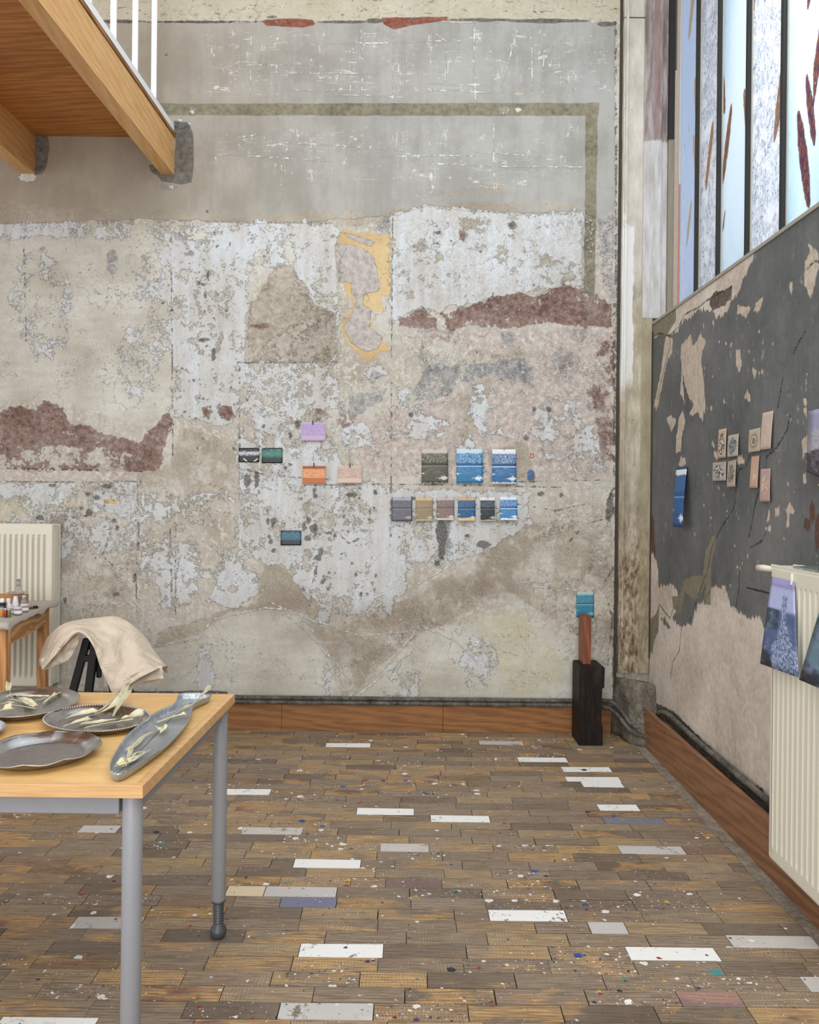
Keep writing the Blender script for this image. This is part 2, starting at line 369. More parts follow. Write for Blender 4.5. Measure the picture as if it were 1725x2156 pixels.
# dark chips
for q in [(236, 538, 9, 15), (238, 568, 7, 9), (156, 487, 4, 4), (306, 545, 7, 6), (384, 495, 14, 10), (402, 490, 8, 14), (540, 572, 6, 6), (254, 480, 4, 7), (400, 532, 5, 6)]: add('slate', q, 3)
for q in [(640, 1110, 5, 9), (650, 1095, 6, 7), (662, 1112, 9, 10), (664, 1124, 4, 6), (648, 1133, 8, 6), (674, 1124, 3, 2.5), (689, 1122, 5, 3), (698, 1123, 2.5, 3), (705, 1129, 4, 4),
          (564, 1076, 3, 4), (565, 1097, 3, 8), (577, 1096, 6, 8), (567, 1130, 2.5, 5), (570, 1140, 4, 6), (576, 1159, 5, 4), (574, 1108, 3, 3), (670, 1175, 8, 8), (676, 1162, 6, 8), (664, 1206, 4, 9), (666, 1196, 4, 5),
          (678, 1224, 4, 5), (691, 1238, 4, 5), (750, 1210, 3, 5), (760, 1252, 3, 6), (791, 1212, 3, 5), (664, 1044, 5, 6), (742, 1042, 14, 5), (662, 1034, 4, 6), (780, 1076, 2, 8), (776, 1092, 3, 3),
          (635, 1050, 3, 3), (640, 1240, 3, 5), (736, 1043, 4, 4), (600, 984, 5, 4), (611, 978, 6, 3), (628, 893, 7, 11), (612, 915, 5, 8), (556, 898, 3, 4), (604, 893, 3, 2), (790, 1036, 4, 6),
          (225, 1024, 12, 5), (186, 1040, 6, 4), (203, 1048, 7, 6), (188, 1078, 7, 9), (84, 1090, 10, 6), (240, 1096, 6, 5), (247, 1111, 4, 5), (291, 1150, 3, 10), (284, 1216, 4, 10), (245, 1252, 8, 4),
          (138, 1265, 4, 8), (110, 1022, 8, 4), (172, 1070, 5, 3), (545, 1036, 3, 5), (541, 1010, 5, 20), (520, 1012, 9, 14), (930, 1160, 8, 22), (1018, 1146, 14, 8), (922, 1185, 7, 6), (985, 1128, 6, 4), (1140, 1040, 8, 5),
          (1182, 1042, 5, 6), (866, 872, 5, 6), (930, 1122, 12, 30), (870, 1050, 8, 4), (936, 1056, 16, 8), (450, 745, 5, 16), (430, 715, 10, 4), (1080, 475, 10, 8), (918, 512, 7, 3), (924, 490, 8, 4), (1126, 600, 2, 3),
          (560, 610, 1.5, 3), (350, 115, 3, 3), (438, 580, 3, 9), (420, 600, 3, 10), (432, 620, 3, 8), (425, 598, 8, 3)]: add('chip', q, 3)
for _ in range(150):   # flaking clouds
    cx, cy = random.choice([(430, 600), (430, 820), (660, 1150), (760, 1050), (560, 930), (1000, 560), (210, 1060), (740, 1230)])
    add('chip', (random.gauss(cx, 45), random.gauss(cy, 70), random.uniform(1, 3), random.uniform(1, 3.6)), 3)
for q in [(1125, 862, 4, 5), (1156, 862, 6, 6), (1108, 922, 6, 6), (1236, 660, 4, 5)]: add('chip', q, 2)
add('cement', [(480, 1470), (1296, 1472), (1296, 1560), (480, 1560)], 6); add('cement', [(-300, 1455), (480, 1455), (480, 1560), (-300, 1560)], 6)
# rough / peeling relief
for q in [[(830, 450), (1225, 450), (1225, 600), (1040, 625), (830, 650)], [(1100, 1080), (1290, 1060), (1290, 1400), (1100, 1250)], [(1228, 450), (1260, 450), (1258, 620), (1228, 620)],
          [(700, 1300), (1080, 1200), (1060, 1280), (760, 1460)], [(830, 690), (1290, 690), (1290, 800), (830, 800)], [(0, 1020), (300, 1020), (300, 1300), (130, 1320)], [(1215, 1300), (1300, 1200), (1300, 1480), (1215, 1480)]]: add('rough', q)
add('scr', [(430, 60), (1290, 60), (1290, 205), (430, 205)]); add('scr', [(430, 270), (1225, 255), (1225, 380), (900, 420), (430, 350)])
LNB = []
def ln(l, *p): LNB.append((l, p))
ln('crack', (-300, 44), (130, 47), (540, 46)); ln('crack', (-300, 1013), (0, 1014), (200, 1015), (300, 1014)); ln('crack', (300, 992), (0, 986), (-300, 986))
ln('crack', (640, 1022), (830, 1020), (1000, 1022), (1180, 1026)); ln('crack', (360, 500), (362, 700), (364, 960)); ln('crack', (827, 460), (825, 760), (823, 1130)); ln('crack', (505, 765), (503, 1060))
ln('crack', (290, 1020), (292, 1140), (286, 1210), (288, 1290)); ln('crack', (150, 1090), (190, 1085), (240, 1095), (220, 1160), (215, 1170), (240, 1190))
ln('crack', (500, 985), (560, 1000), (620, 1005), (700, 1010)); ln('crack', (710, 1120), (735, 1145), (760, 1132)); ln('crack', (1290, 1030), (1278, 1060), (1284, 1090), (1230, 1105), (1200, 1140))
ln('crack', (1296, 1190), (1270, 1230), (1290, 1300), (1280, 1400)); ln('crack', (358, 1110), (362, 1290)); ln('crack', (370, 1110), (370, 1300)); ln('crack', (500, 764), (712, 762))
ln('crack', (1030, 1090), (1080, 1060), (1170, 1075), (1240, 1060)); ln('crack', (50, 500), (55, 720)); ln('crack', (1296, 46), (1297, 700), (1296, 1100), (1290, 1460)); ln('crack', (1298, 46), (1299, 700), (1297, 1100)); ln('crack', (1293, 640), (1293, 1100))
ln('crack', (730, 522), (712, 560), (716, 592)); ln('crack', (1068, 1015), (1190, 1012), (1290, 1010))
ln('ridge', (690, 1375), (735, 1470)); ln('ridge', (735, 1468), (800, 1420), (885, 1320)); ln('ridge', (760, 1460), (870, 1370)); ln('ridge', (550, 1260), (640, 1300), (700, 1390)); ln('ridge', (300, 1365), (420, 1345), (445, 1305), (560, 1280), (650, 1290))
ln('ridge', (540, 1060), (550, 1120)); ln('ridge', (412, 1240), (430, 1275)); ln('ridge', (880, 1230), (950, 1190)); ln('ridge', (1100, 1220), (1220, 1245)); ln('ridge', (640, 1300), (760, 1340), (860, 1330)); ln('ridge', (1010, 1400), (960, 1350), (890, 1320))
ln('ridge', (600, 1290), (660, 1345), (735, 1430)); ln('ridge', (1090, 1380), (1000, 1350))
for a, b, c, d in [(690, 92, 950, 85), (540, 153, 800, 154), (520, 137, 660, 137), (900, 190, 1040, 196), (1000, 40, 1002, 210), (830, 60, 828, 215), (530, 60, 528, 200), (1146, 110, 1144, 200), (1118, 60, 1120, 200), (940, 80, 938, 200),
                   (460, 325, 700, 340), (800, 330, 1000, 328), (920, 345, 1230, 352), (1090, 60, 1060, 190), (1146, 108, 1190, 80), (1180, 160, 1210, 190), (583, 140, 583, 200), (600, 270, 590, 420), (760, 60, 762, 200), (1040, 260, 1042, 400), (600, 300, 850, 318),
                   (1000, 320, 1130, 330), (880, 290, 882, 350), (500, 290, 560, 276), (900, 175, 1010, 178), (700, 200, 850, 205), (620, 190, 720, 188)]:
    ln('ridge', (a, b), ((a+c)/2+random.uniform(-3, 3), (b+d)/2+random.uniform(-3, 3)), (c, d))

def wall_back_mat():
    g = G('peeling plaster back wall'); P = g.co()
    warp = g.vm('SUBTRACT', g.noise(P, 9, 4, 0.6, col=True), (0.5, 0.5, 0.5))
    Pw = g.vm('ADD', P, g.sc(warp, (0.05, 0.05, 0.05)))
    n1 = g.noise(P, 17, 10, 0.74)               # edge breakup
    n2 = g.noise(g.vm('ADD', P, (5, 2, 9)), 32, 6, 0.7)
    n3 = g.noise(g.vm('ADD', P, (2, 7, 1)), 3.0, 6, 0.62)
    n4 = g.noise(Pw, 110, 4, 0.65)
    nv = g.noise(g.sc(P, (1, 1, 0.12)), 22, 5, 0.6)   # vertical streaks
    nh = g.noise(g.sc(P, (0.12, 1, 1)), 24, 5, 0.6)
    nL = g.noise(g.vm('ADD', P, (8, 1, 4)), 6.0, 7, 0.62)
    E = g.m('ADD', g.m('ADD', g.m('MULTIPLY', g.m('SUBTRACT', n1, 0.5), 48), g.m('MULTIPLY', g.m('SUBTRACT', n2, 0.5), 24)), g.m('ADD', g.m('MULTIPLY', g.m('SUBTRACT', n4, 0.5), 8), g.m('MULTIPLY', g.m('SUBTRACT', nL, 0.5), 50)))
    cl1 = g.ss(g.noise(g.vm('ADD', P, (4, 4, 4)), 4.5, 5, .65), 0.52, 0.64); cl2 = g.ss(g.noise(g.vm('ADD', P, (9, 2, 6)), 5.5, 5, .65), 0.50, 0.62)
    E2 = g.m('ADD', g.m('MULTIPLY', g.m('SUBTRACT', n2, 0.5), 26), g.m('MULTIPLY', g.m('SUBTRACT', n4, 0.5), 22))
    def lay(name, amp=1.0, soft=1.2, e=E):
        a = g.attr(name)
        x = g.m('ADD', a, g.m('MULTIPLY', e, amp)) if amp else a
        return g.ss(x, -soft, soft)
    c = g.ramp(n3, [(0.3, '#9D9588'), (0.45, '#B0A99D'), (0.55, '#B9B4AA'), (0.7, '#C6C3BD')])
    c = g.mix(g.ss(n2, 0.5, 0.58), c, '#C2BDB3'); c = g.mix(g.ss(g.m('ADD', g.m('MULTIPLY', nv, 0.5), g.m('MULTIPLY', n4, 0.5)), 0.54, 0.58), c, '#A89F92')
    hts = []
    up = lay('upper', 0.35, 1.5)
    xp = g.sep(P)[0]
    upc = g.mix(g.ss(g.m('ADD', n3, g.m('MULTIPLY', g.m('SUBTRACT', nv, .5), .3)), 0.35, 0.65), g.mix(g.ss(xp, -2.4, 0.2), '#948979', '#92908A'), g.mix(g.ss(xp, -2.4, 0.2), '#A09686', '#A5A39E'))
    c = g.mix(up, c, upc)
    pk = lay('pink', 0.9, 6); c = g.mix(g.m('MULTIPLY', pk, .8), c, g.ramp(n2, [(0.34, '#9A8B85'), (0.46, '#AFA29A'), (0.55, '#B9AEA8'), (0.66, '#CCC5C2')]))
    tn = lay('tan', 0.6, 2.5); c = g.mix(g.m('MULTIPLY', tn, 0.9), c, g.ramp(g.m('ADD', g.m('MULTIPLY', n3, .6), g.m('MULTIPLY', n4, .4)), [(0.38, '#8B8173'), (0.5, '#9F9586'), (0.62, '#B2A99A')]))
    li = lay('lite', 0.5, 4); c = g.mix(g.m('MULTIPLY', li, 0.95), c, g.ramp(g.m('ADD', g.m('MULTIPLY', n3, .75), g.m('MULTIPLY', nh, .25)), [(0.38, '#AEA99C'), (0.5, '#BBB7AC'), (0.62, '#C8C6BE')]))
    ye = lay('yellow', 0.4, 12); c = g.mix(g.m('MULTIPLY', ye, 0.55), c, '#BDB488')
    wh = lay('white', 1.0, 1.2); c = g.mix(wh, c, g.ramp(g.m('ADD', g.m('MULTIPLY', n3, .5), g.m('MULTIPLY', nv, .5)), [(0.36, '#B1ADA7'), (0.48, '#BDBCB9'), (0.6, '#C4C8CB')]))
    wo = lay('worn', .8, 1.0); c = g.mix(g.m('MULTIPLY', wo, .92), c, g.ramp(g.m('ADD', g.m('MULTIPLY', n2, .5), g.m('MULTIPLY', n3, .5)), [(.4, '#8C8375'), (.5, '#A09789'), (.6, '#B3ABA0')]))
    so = g.ss(g.m('ADD', g.attr('soot'), g.m('MULTIPLY', E, 1.2)), -34, 22); c = g.mix(g.m('MULTIPLY', so, .42), c, '#7A6D5E')
    sl = lay('slate', 0.9, 1.2); c = g.mix(g.m('MULTIPLY', sl, .8), c, g.ramp(n2, [(0.38, '#6E7074'), (0.5, '#8B8C8E'), (0.58, '#A29F9B')]))
    br = lay('brown', 0.75, 1.0); c = g.mix(br, c, g.ramp(g.m('ADD', g.m('MULTIPLY', n2, .6), g.m('MULTIPLY', n3, .4)), [(0.38, '#5E463D'), (0.47, '#7B645B'), (0.56, '#8F7D75'), (0.64, '#A89D95')]))
    og = lay('orange', 0.14, 0.8); c = g.mix(og, c, g.ramp(n3, [(0.35, '#BC9E70'), (0.6, '#CAB388')]))
    pa = lay('paper', 0.22, 1.0); c = g.mix(pa, c, g.ramp(n2, [(0.35, '#9C938E'), (0.5, '#AEA7A2'), (0.68, '#BDB4AA')]))
    bd = lay('band', 0.12, 0.9); c = g.mix(g.m('MULTIPLY', bd, g.ss(n1, 0.25, 0.5, 0.75, 1.0)), c, g.ramp(g.m('ADD', g.m('MULTIPLY', n2, .5), g.m('MULTIPLY', n3, .5)), [(0.38, '#5E5A4C'), (0.5, '#7D7764'), (0.62, '#8F8975')]))
    cr = lay('cream', 0.1, 1.0); lam = g.noise(g.sc(Pw, (1, 1, 3.4)), 16, 5, 0.7)
    c = g.mix(cr, c, g.mix(g.ss(lam, 0.60, 0.64), g.ramp(n3, [(0.3, '#ABA28B'), (0.7, '#BFB8A6')]), '#6E6459'))
    ce = lay('cement', 0.12, 1.0); c = g.mix(ce, c, g.ramp(n2, [(0.35, '#57534C'), (0.65, '#77736B')]))
    bk = lay('brick', 0.12, 1.0); c = g.mix(bk, c, g.ramp(n2, [(0.35, '#6E3F33'), (0.65, '#95604F')]))
    # flakes and pits
    lowz = g.m('SUBTRACT', 1.0, up)
    pits = g.m('MULTIPLY', g.ss(g.noise(g.vm('ADD', Pw, (3, 3, 3)), 58, 4, 0.75), 0.60, 0.625), lowz)
    pits = g.m('MULTIPLY', pits, g.m('ADD', .12, g.m('MULTIPLY', cl1, .88)))
    c = g.mix(g.m('MULTIPLY', pits, 0.55), c, '#6E675F')
    fl = g.m('MULTIPLY', g.ss(g.noise(g.vm('ADD', P, (13, 3, 8)), 75, 5, 0.75), 0.57, 0.60), lowz)
    fl = g.m('MULTIPLY', fl, g.m('ADD', .1, g.m('MULTIPLY', cl2, .9)))
    c = g.mix(g.m('MULTIPLY', fl, 0.6), c, '#D2CFC9')
    ch = lay('chip', 0.5, 0.9, E2); c = g.mix(g.m('MULTIPLY', ch, .88), c, g.ramp(n4, [(0.38, '#4A4A4A'), (0.55, '#6C6A66')]))
    # hairline cracks
    ck = g.m('MULTIPLY', g.ss(g.m('ADD', g.attr('crack'), g.m('MULTIPLY', g.m('SUBTRACT', n2, 0.5), 14)), -1.3, -0.1), g.ss(n1, 0.44, 0.52, .15, 1))
    c = g.mix(g.m('MULTIPLY', ck, 0.6), c, '#554D45')
    vd = g.vor(g.vm('ADD', P, g.sc(warp, (0.25, 0.25, 0.25))), 3.6, 'DISTANCE_TO_EDGE')
    vk = g.m('MULTIPLY', g.m('MULTIPLY', g.m('LESS_THAN', vd, 0.006), g.ss(n3, 0.52, 0.58)), lowz)
    c = g.mix(g.m('MULTIPLY', vk, 0.55), c, '#6A6259')
    # chalky scratches on the upper plaster
    rd = g.ss(g.m('ADD', g.attr('ridge'), g.m('MULTIPLY', g.m('SUBTRACT', n2, 0.5), 9)), -2.6, -0.6)
    rd = g.m('MULTIPLY', rd, g.ss(n1, 0.40, 0.52, 0.2, 1))
    sa = g.ss(g.attr('scr'), -6, 14)
    s1 = g.m('LESS_THAN', g.m('ABSOLUTE', g.m('SUBTRACT', g.noise(g.sc(P, (0.22, 1, 1.6)), 13, 2, 0.5), 0.5)), 0.011)
    s2 = g.m('LESS_THAN', g.m('ABSOLUTE', g.m('SUBTRACT', g.noise(g.sc(P, (1.6, 1, 0.16)), 11, 2, 0.5), 0.5)), 0.008)
    ssx = g.m('MULTIPLY', g.m('MULTIPLY', g.m('MAXIMUM', s1, s2), sa), g.ss(n1, 0.5, 0.62))
    c = g.mix(g.m('MULTIPLY', g.m('MAXIMUM', g.m('MULTIPLY', rd, 0.75), g.m('MULTIPLY', ssx, 0.75)), 0.9), c, '#DCDBD7')
    mot = g.m('ADD', g.m('MULTIPLY', g.m('SUBTRACT', n4, .5), g.m('ADD', .10, g.m('MULTIPLY', lowz, .26))), g.m('MULTIPLY', g.m('SUBTRACT', n2, .5), g.m('ADD', .12, g.m('MULTIPLY', lowz, .16))))
    c = g.mix(1.0, c, g.comb(g.m('ADD', 1.0, mot), g.m('ADD', 1.0, mot), g.m('ADD', 1.0, mot)), 'MULTIPLY')
    rg = g.ss(g.attr('rough'), -20, 25)
    h = g.m('MULTIPLY', n2, 0.25)
    h = g.m('ADD', h, g.m('MULTIPLY', g.m('MULTIPLY', n4, lowz), 0.12))
    flak = g.m('MULTIPLY', g.ss(g.noise(Pw, 30, 4, 0.65), 0.53, 0.56), g.m('MULTIPLY', rg, g.m('ADD', .3, cl1)))
    h = g.m('ADD', h, g.m('MULTIPLY', flak, 1.0))
    for k, w in ((wh, .5), (pa, .6), (og, .25), (ch, -.45), (pits, -.35), (fl, .2), (ck, -1.0), (wo, -.3), (rd, .7), (br, -.2), (sl, -.2), (up, .5), (ce, -.3), (vk, -.5), (bd, -.1)):
        h = g.m('ADD', h, g.m('MULTIPLY', k, w))
    h = g.m('ADD', h, g.m('MULTIPLY', n3, 1.2))
    return g.bsdf(c, 0.82, 0, g.bump(h, 0.0050, 1.0), Specular_IOR_Level=0.25)
usb = np.arange(-3.9, XR+0.06, 0.0085); zsb = np.arange(-0.02, 5.0, 0.0085)
def conv_b(px, py): p = PY(px, py); return (p.x, p.z)
wb = painted_wall('wall_back', usb, zsb, lambda u, v: np.stack([u, np.full_like(u, YB), v], 1), conv_b, PB, LNB, LB, wall_back_mat(), 359.3)
tag(wb, kind='structure')
# curled paint flakes beside the vertical band
bm = bmesh.new(); fr_ = random.Random(3)
for _ in range(120):
    if _ < 85: px, py = fr_.choice([(1224, 0), (1244, 0), (1268, 0), (1280, 0)])[0]+fr_.gauss(0, 5), fr_.uniform(462, 615)
    else: px, py = fr_.choice([(980, 520), (1085, 500), (990, 590), (900, 580), (800, 860), (1130, 470)]); px += fr_.gauss(0, 18); py += fr_.gauss(0, 16)
    c = PY(px, py); L = fr_.uniform(.006, .022); W_ = fr_.uniform(.004, .010); a = fr_.uniform(0, 6.28); d = Vector((math.cos(a), 0, math.sin(a))); s = Vector((-math.sin(a), 0, math.cos(a)))
    vs = [[bm.verts.new(c+d*(L*t-L/2)+s*(W_*(u-.5)*(1-.5*t))+Vector((0, -.0005-.010*t*t*fr_.uniform(.7, 1.2), 0))) for u in (0, 1)] for t in (0, .33, .66, 1)]
    for p, q in zip(vs, vs[1:]): bm.faces.new((p[0], p[1], q[1], q[0]))
gf = G('curled paint flakes'); fo = bm_obj('paint_flakes', bm, gf.bsdf(gf.ramp(gf.noise(gf.co(), 30, 2, .5), [(.4, '#9E938A'), (.6, '#C0BBB5')]), .8)); solid(fo, .0006); fo.parent = wb; fo['kind'] = 'structure'

# ================================================================ right wall (below the window)
SILL = 2.385
LR = ['dark', 'rcream', 'olive', 'hole', 'rchip', 'rcrack', 'rust', 'rline']
PR = []
def addr(l, pts, cap=None): PR.append((l, cap, pts))
def Z1(x, y): return (1345+x*380/1725, 400+y*460/2088)
def Z2(x, y): return (1345+x*380/1725, 1040+y*460/2088)
dark = [Z1(*p) for p in [(110, 1560), (140, 1420), (200, 1380), (300, 1390), (380, 1340), (430, 1240), (500, 1230), (560, 1150), (700, 1160), (740, 1230), (830, 1180), (890, 1060), (960, 980), (1000, 850), (1110, 640), (1100, 520), (1420, 300), (1725, 90)]] \
     + [(1800, 400), (1990, 330), (1990, 1500), (1760, 1350), (1640, 1300)] + [Z2(*p) for p in [(1215, 1330), (1160, 1160), (1050, 1190), (940, 1110), (880, 1060), (830, 880), (700, 900), (640, 1000), (560, 1060), (500, 1250), (400, 1260), (320, 1200), (400, 1000), (330, 860), (190, 880), (180, 640), (110, 540), (100, 60)]] + [(1368, 990), (1368, 800)]
addr('dark', dark)
addr('dark', [Z2(*p) for p in [(205, 1180), (260, 1200), (310, 1290), (250, 1250)]], 3)
for p in [[(410, 1480), (500, 1370), (520, 1500), (590, 1380), (640, 1440), (600, 1620), (640, 2000), (640, 2150), (480, 1990), (430, 1800), (400, 1600)],
          [(260, 1400), (330, 1420), (320, 1560), (270, 1640), (200, 2000), (140, 2100), (200, 1800)],
          [(930, 1520), (970, 1530), (990, 1680), (960, 1730), (930, 1680)], [(1090, 1700), (1130, 1720), (1100, 1860)], [(1040, 1900), (1075, 1980), (1050, 2030), (1015, 1980)],
          [(1440, 860), (1475, 880), (1470, 1010), (1435, 940)], [(1590, 720), (1640, 560), (1620, 520), (1725, 580), (1725, 760), (1640, 1050), (1580, 900)], [(1200, 1020), (1150, 1160), (1090, 1170), (1120, 1080)],
          [(950, 1100), (1080, 1120), (1020, 1230), (940, 1180)], [(1600, 1740), (1630, 1750), (1600, 1920)], [(1570, 1980), (1610, 1990), (1600, 2060)], [(900, 1480), (880, 1500), (885, 1440)],
          [(530, 1990), (640, 1960), (640, 2088), (520, 2088)], [(1140, 1720), (1165, 1740), (1155, 1820)], [(810, 1990), (840, 2040), (800, 2040)], [(420, 1500), (400, 1950), (440, 2040), (430, 1900)]]:
    addr('rcream', [Z1(*q) for q in p], 5)
for p in [[(355, 160), (430, 20), (500, -60), (530, 30), (500, 230), (440, 130), (390, 190)], [(215, 440), (250, 200), (290, 110), (320, 240), (280, 400), (265, 560), (220, 570)], [(120, 210), (160, 170), (215, 200), (215, 270), (170, 350), (150, 290)],
          [(240, 700), (270, 610), (320, 620), (325, 690), (290, 720)], [(590, 470), (610, 420), (625, 500), (605, 520)], [(620, 560), (650, 540), (660, 620), (640, 640)], [(860, 620), (910, 570), (945, 660), (920, 700), (870, 680)],
          [(1560, 0), (1600, 0), (1595, 60), (1570, 70)], [(1560, 90), (1590, 90), (1595, 190), (1570, 180)], [(1545, 460), (1580, 370), (1630, 480), (1600, 540), (1555, 640)], [(1550, 790), (1580, 780), (1600, 880), (1560, 920)],
          [(1370, 1160), (1420, 1100), (1480, 1180), (1420, 1210), (1410, 1330), (1370, 1370), (1390, 1250)], [(1160, 1300), (1180, 1210), (1205, 1260), (1180, 1310)], [(1260, 1150), (1310, 1100), (1300, 1250), (1265, 1240)],
          [(570, 90), (600, 60), (590, 150)], [(1280, 940), (1300, 960), (1285, 990)], [(660, 890), (680, 960), (650, 930)], [(0, 0), (50, 0), (10, 130), (-10, 60)], [(710, 10), (740, 40), (720, 60)], [(950, 0), (1005, 0), (1000, 35)], [(1160, 1340), (1220, 1330), (1230, 1390), (1165, 1390)]]:
    addr('rcream', [(1380+x/5, 840+y/5) for x, y in p], 5)
for _ in range(90):
    cx, cy = random.choice([(1510, 720), (1600, 760), (1530, 1020), (1490, 1090), (1640, 1060), (1650, 900), (1450, 760), (1560, 1180), (1690, 980)])
    addr('rcream', (random.gauss(cx, 18), random.gauss(cy, 35), random.uniform(.8, 2), random.uniform(1, 4.5)), 3)
addr('olive', [Z2(*p) for p in [(700, 400), (740, 400), (730, 530), (700, 620), (690, 1060), (620, 1050), (640, 860), (560, 1040), (440, 940), (400, 1160), (330, 1090), (320, 980), (400, 970), (430, 830), (520, 780), (610, 780), (640, 560)]], 6)
addr('olive', [Z2(*p) for p in [(200, 1040), (190, 1310), (150, 1400), (130, 1530), (100, 1480), (110, 1200), (160, 1160)]], 6)
addr('olive', [Z1(*p) for p in [(110, 1240), (350, 1060), (360, 1240), (280, 1370), (130, 1400)]], 2)
addr('rust', [Z2(*p) for p in [(110, 180), (150, 220), (160, 580), (130, 560)]], 3)
addr('hole', [Z1(*p) for p in [(680, 1050), (740, 970), (790, 980), (890, 920), (880, 1040), (820, 1100), (710, 1140), (680, 1100)]])
for q in [(1712, 1080, 8, 26), (1722, 1120, 8, 40), (1702, 1105, 8, 16)]: addr('rust', q, 3)
# crumbled foot of the plaster above the pipes
addr('hole', [(1372, 1475), (1420, 1500), (1480, 1560), (1560, 1640), (1615, 1690), (1700, 1770), (1860, 1930), (1900, 2200), (1720, 2000), (1614, 1830), (1380, 1600)], 8)
addr('hole', (1402, 1500, 6, 8)); addr('hole', (1592, 1665, 14, 12))
LNR = []
def lr(l, *p): LNR.append((l, p))
lr('rcrack', *[Z1(*p) for p in [(120, 1240), (120, 1420), (190, 1370), (300, 1390), (380, 1310), (440, 1190), (560, 1130), (650, 1060), (800, 970), (890, 930)]])
lr('rcrack', *[Z1(*p) for p in [(300, 1390), (300, 1500), (260, 1640), (180, 2000)]]); lr('rcrack', *[Z1(*p) for p in [(1725, 690), (1680, 680), (1610, 760)]])
lr('rcrack', *[Z1(*p) for p in [(1600, 1340), (1550, 1420), (1480, 1560)]]); lr('rcrack', *[Z1(*p) for p in [(1380, 1800), (1350, 1960), (1330, 2080)]])
lr('rcrack', (1665, 875), (1657, 908), (1634, 945), (1614, 962), (1613, 985)); lr('rcrack', (1598, 1035), (1592, 1052), (1580, 1120), (1577, 1131)); lr('rcrack', (1580, 958), (1570, 985), (1557, 988), (1552, 1010), (1546, 1070), (1520, 1110), (1500, 1150), (1490, 1200), (1476, 1240), (1462, 1280), (1450, 1315))
lr('rcrack', *[Z2(*p) for p in [(410, 1260), (390, 1500), (330, 1600), (300, 1760)]]); lr('rcrack', *[Z2(*p) for p in [(200, 1060), (250, 1130), (300, 1190), (330, 1100)]]); lr('rcrack', *[Z2(*p) for p in [(1215, 370), (1180, 450), (1060, 520)]]); lr('rcrack', *[Z2(*p) for p in [(1140, 10), (1090, 220), (1060, 400)]])
lr('rcrack', *[Z2(*p) for p in [(960, 740), (960, 900), (930, 1080)]]); lr('rcrack', *[Z2(*p) for p in [(1030, 900), (1250, 950)]])

def wall_right_mat():
    g = G('peeling grey paint on right wall'); P = g.co()
    n1 = g.noise(P, 15, 8, 0.68); n2 = g.noise(g.vm('ADD', P, (5, 2, 9)), 36, 6, 0.7); n3 = g.noise(g.vm('ADD', P, (1, 3, 2)), 2.6, 6, 0.6); n4 = g.noise(P, 120, 4, 0.65)
    nv = g.noise(g.sc(P, (1, 1.6, 0.22)), 26, 6, 0.7)
    E = g.m('ADD', g.m('MULTIPLY', g.m('SUBTRACT', nv, 0.5), 42), g.m('MULTIPLY', g.m('SUBTRACT', n2, 0.5), 22))
    def lay(name, amp=1.0, soft=1.2): return g.ss(g.m('ADD', g.attr(name), g.m('MULTIPLY', E, amp)), -soft, soft)
    cc = g.ramp(g.m('ADD', g.m('MULTIPLY', n3, .6), g.m('MULTIPLY', n2, .4)), [(0.38, '#AC9F92'), (0.48, '#C2B5A8'), (0.6, '#D6CCC2')])
    c = cc
    dk = lay('dark', 0.8); dc = g.ramp(g.m('ADD', g.m('MULTIPLY', n3, .65), g.m('ADD', g.m('MULTIPLY', nv, .15), g.m('MULTIPLY', n2, .2))), [(0.36, '#4E5051'), (0.5, '#616363'), (0.62, '#727270')])
    c = g.mix(dk, c, dc)
    sp = g.m('MULTIPLY', g.m('MULTIPLY', dk, g.ss(nv, 0.57, 0.59)), g.ss(n2, 0.53, 0.56)); sp = g.m('MULTIPLY', sp, g.ss(g.noise(g.vm('ADD', P, (6, 6, 1)), 5, 4, .6), .48, .58))
    sp = g.m('MAXIMUM', sp, g.m('MULTIPLY', g.m('MULTIPLY', dk, g.ss(n4, .66, .68)), .7)); c = g.mix(g.m('MULTIPLY', sp, 0.8), c, '#A39B90')
    rc = lay('rcream', 0.42, 0.9); c = g.mix(rc, c, g.ramp(n2, [(0.36, '#A79A8A'), (0.6, '#C4B5A5')]))
    ol = lay('olive', 0.2, 1.0); c = g.mix(ol, c, g.ramp(n2, [(0.35, '#6C6656'), (0.65, '#86806D')]))
    ru = lay('rust', 0.6, 1.0); c = g.mix(g.m('MULTIPLY', ru, 0.9), c, g.ramp(g.sep(P)[1], [(0.0, '#5A3A32'), (0.3, '#5A3A32')]))
    ho = lay('hole', 0.35, 1.0); c = g.mix(ho, c, g.ramp(n2, [(0.35, '#3C342D'), (0.55, '#655A50'), (0.7, '#83786B')]))
    ck = g.m('MULTIPLY', g.ss(g.m('ADD', g.attr('rcrack'), g.m('MULTIPLY', g.m('SUBTRACT', n2, 0.5), 6)), -2.2, -0.2), g.ss(n1, 0.36, 0.48, 0.2, 1))
    c = g.mix(g.m('MULTIPLY', ck, 0.9), c, '#26231F')
    fl = g.m('MULTIPLY', g.ss(n4, 0.64, 0.67), g.m('SUBTRACT', 1.0, dk)); c = g.mix(g.m('MULTIPLY', fl, .35), c, '#8B8073')
    h = g.m('ADD', g.m('MULTIPLY', n2, 0.4), g.m('MULTIPLY', n3, 1.8))
    h = g.m('ADD', h, g.m('MULTIPLY', n4, 0.12))
    for k, w in ((dk, .45), (rc, -.4), (ol, .3), (ho, -2.0), (ck, -1.4), (sp, -.2)): h = g.m('ADD', h, g.m('MULTIPLY', k, w))
    return g.bsdf(c, 0.62, 0, g.bump(h, 0.006, 1.0), Specular_IOR_Level=0.3)
usr = np.arange(-0.6, YB+0.004, 0.0085); zsr = np.linspace(-0.02, SILL, 283)
def conv_r(px, py): p = PX(px, py); return (p.y, p.z)
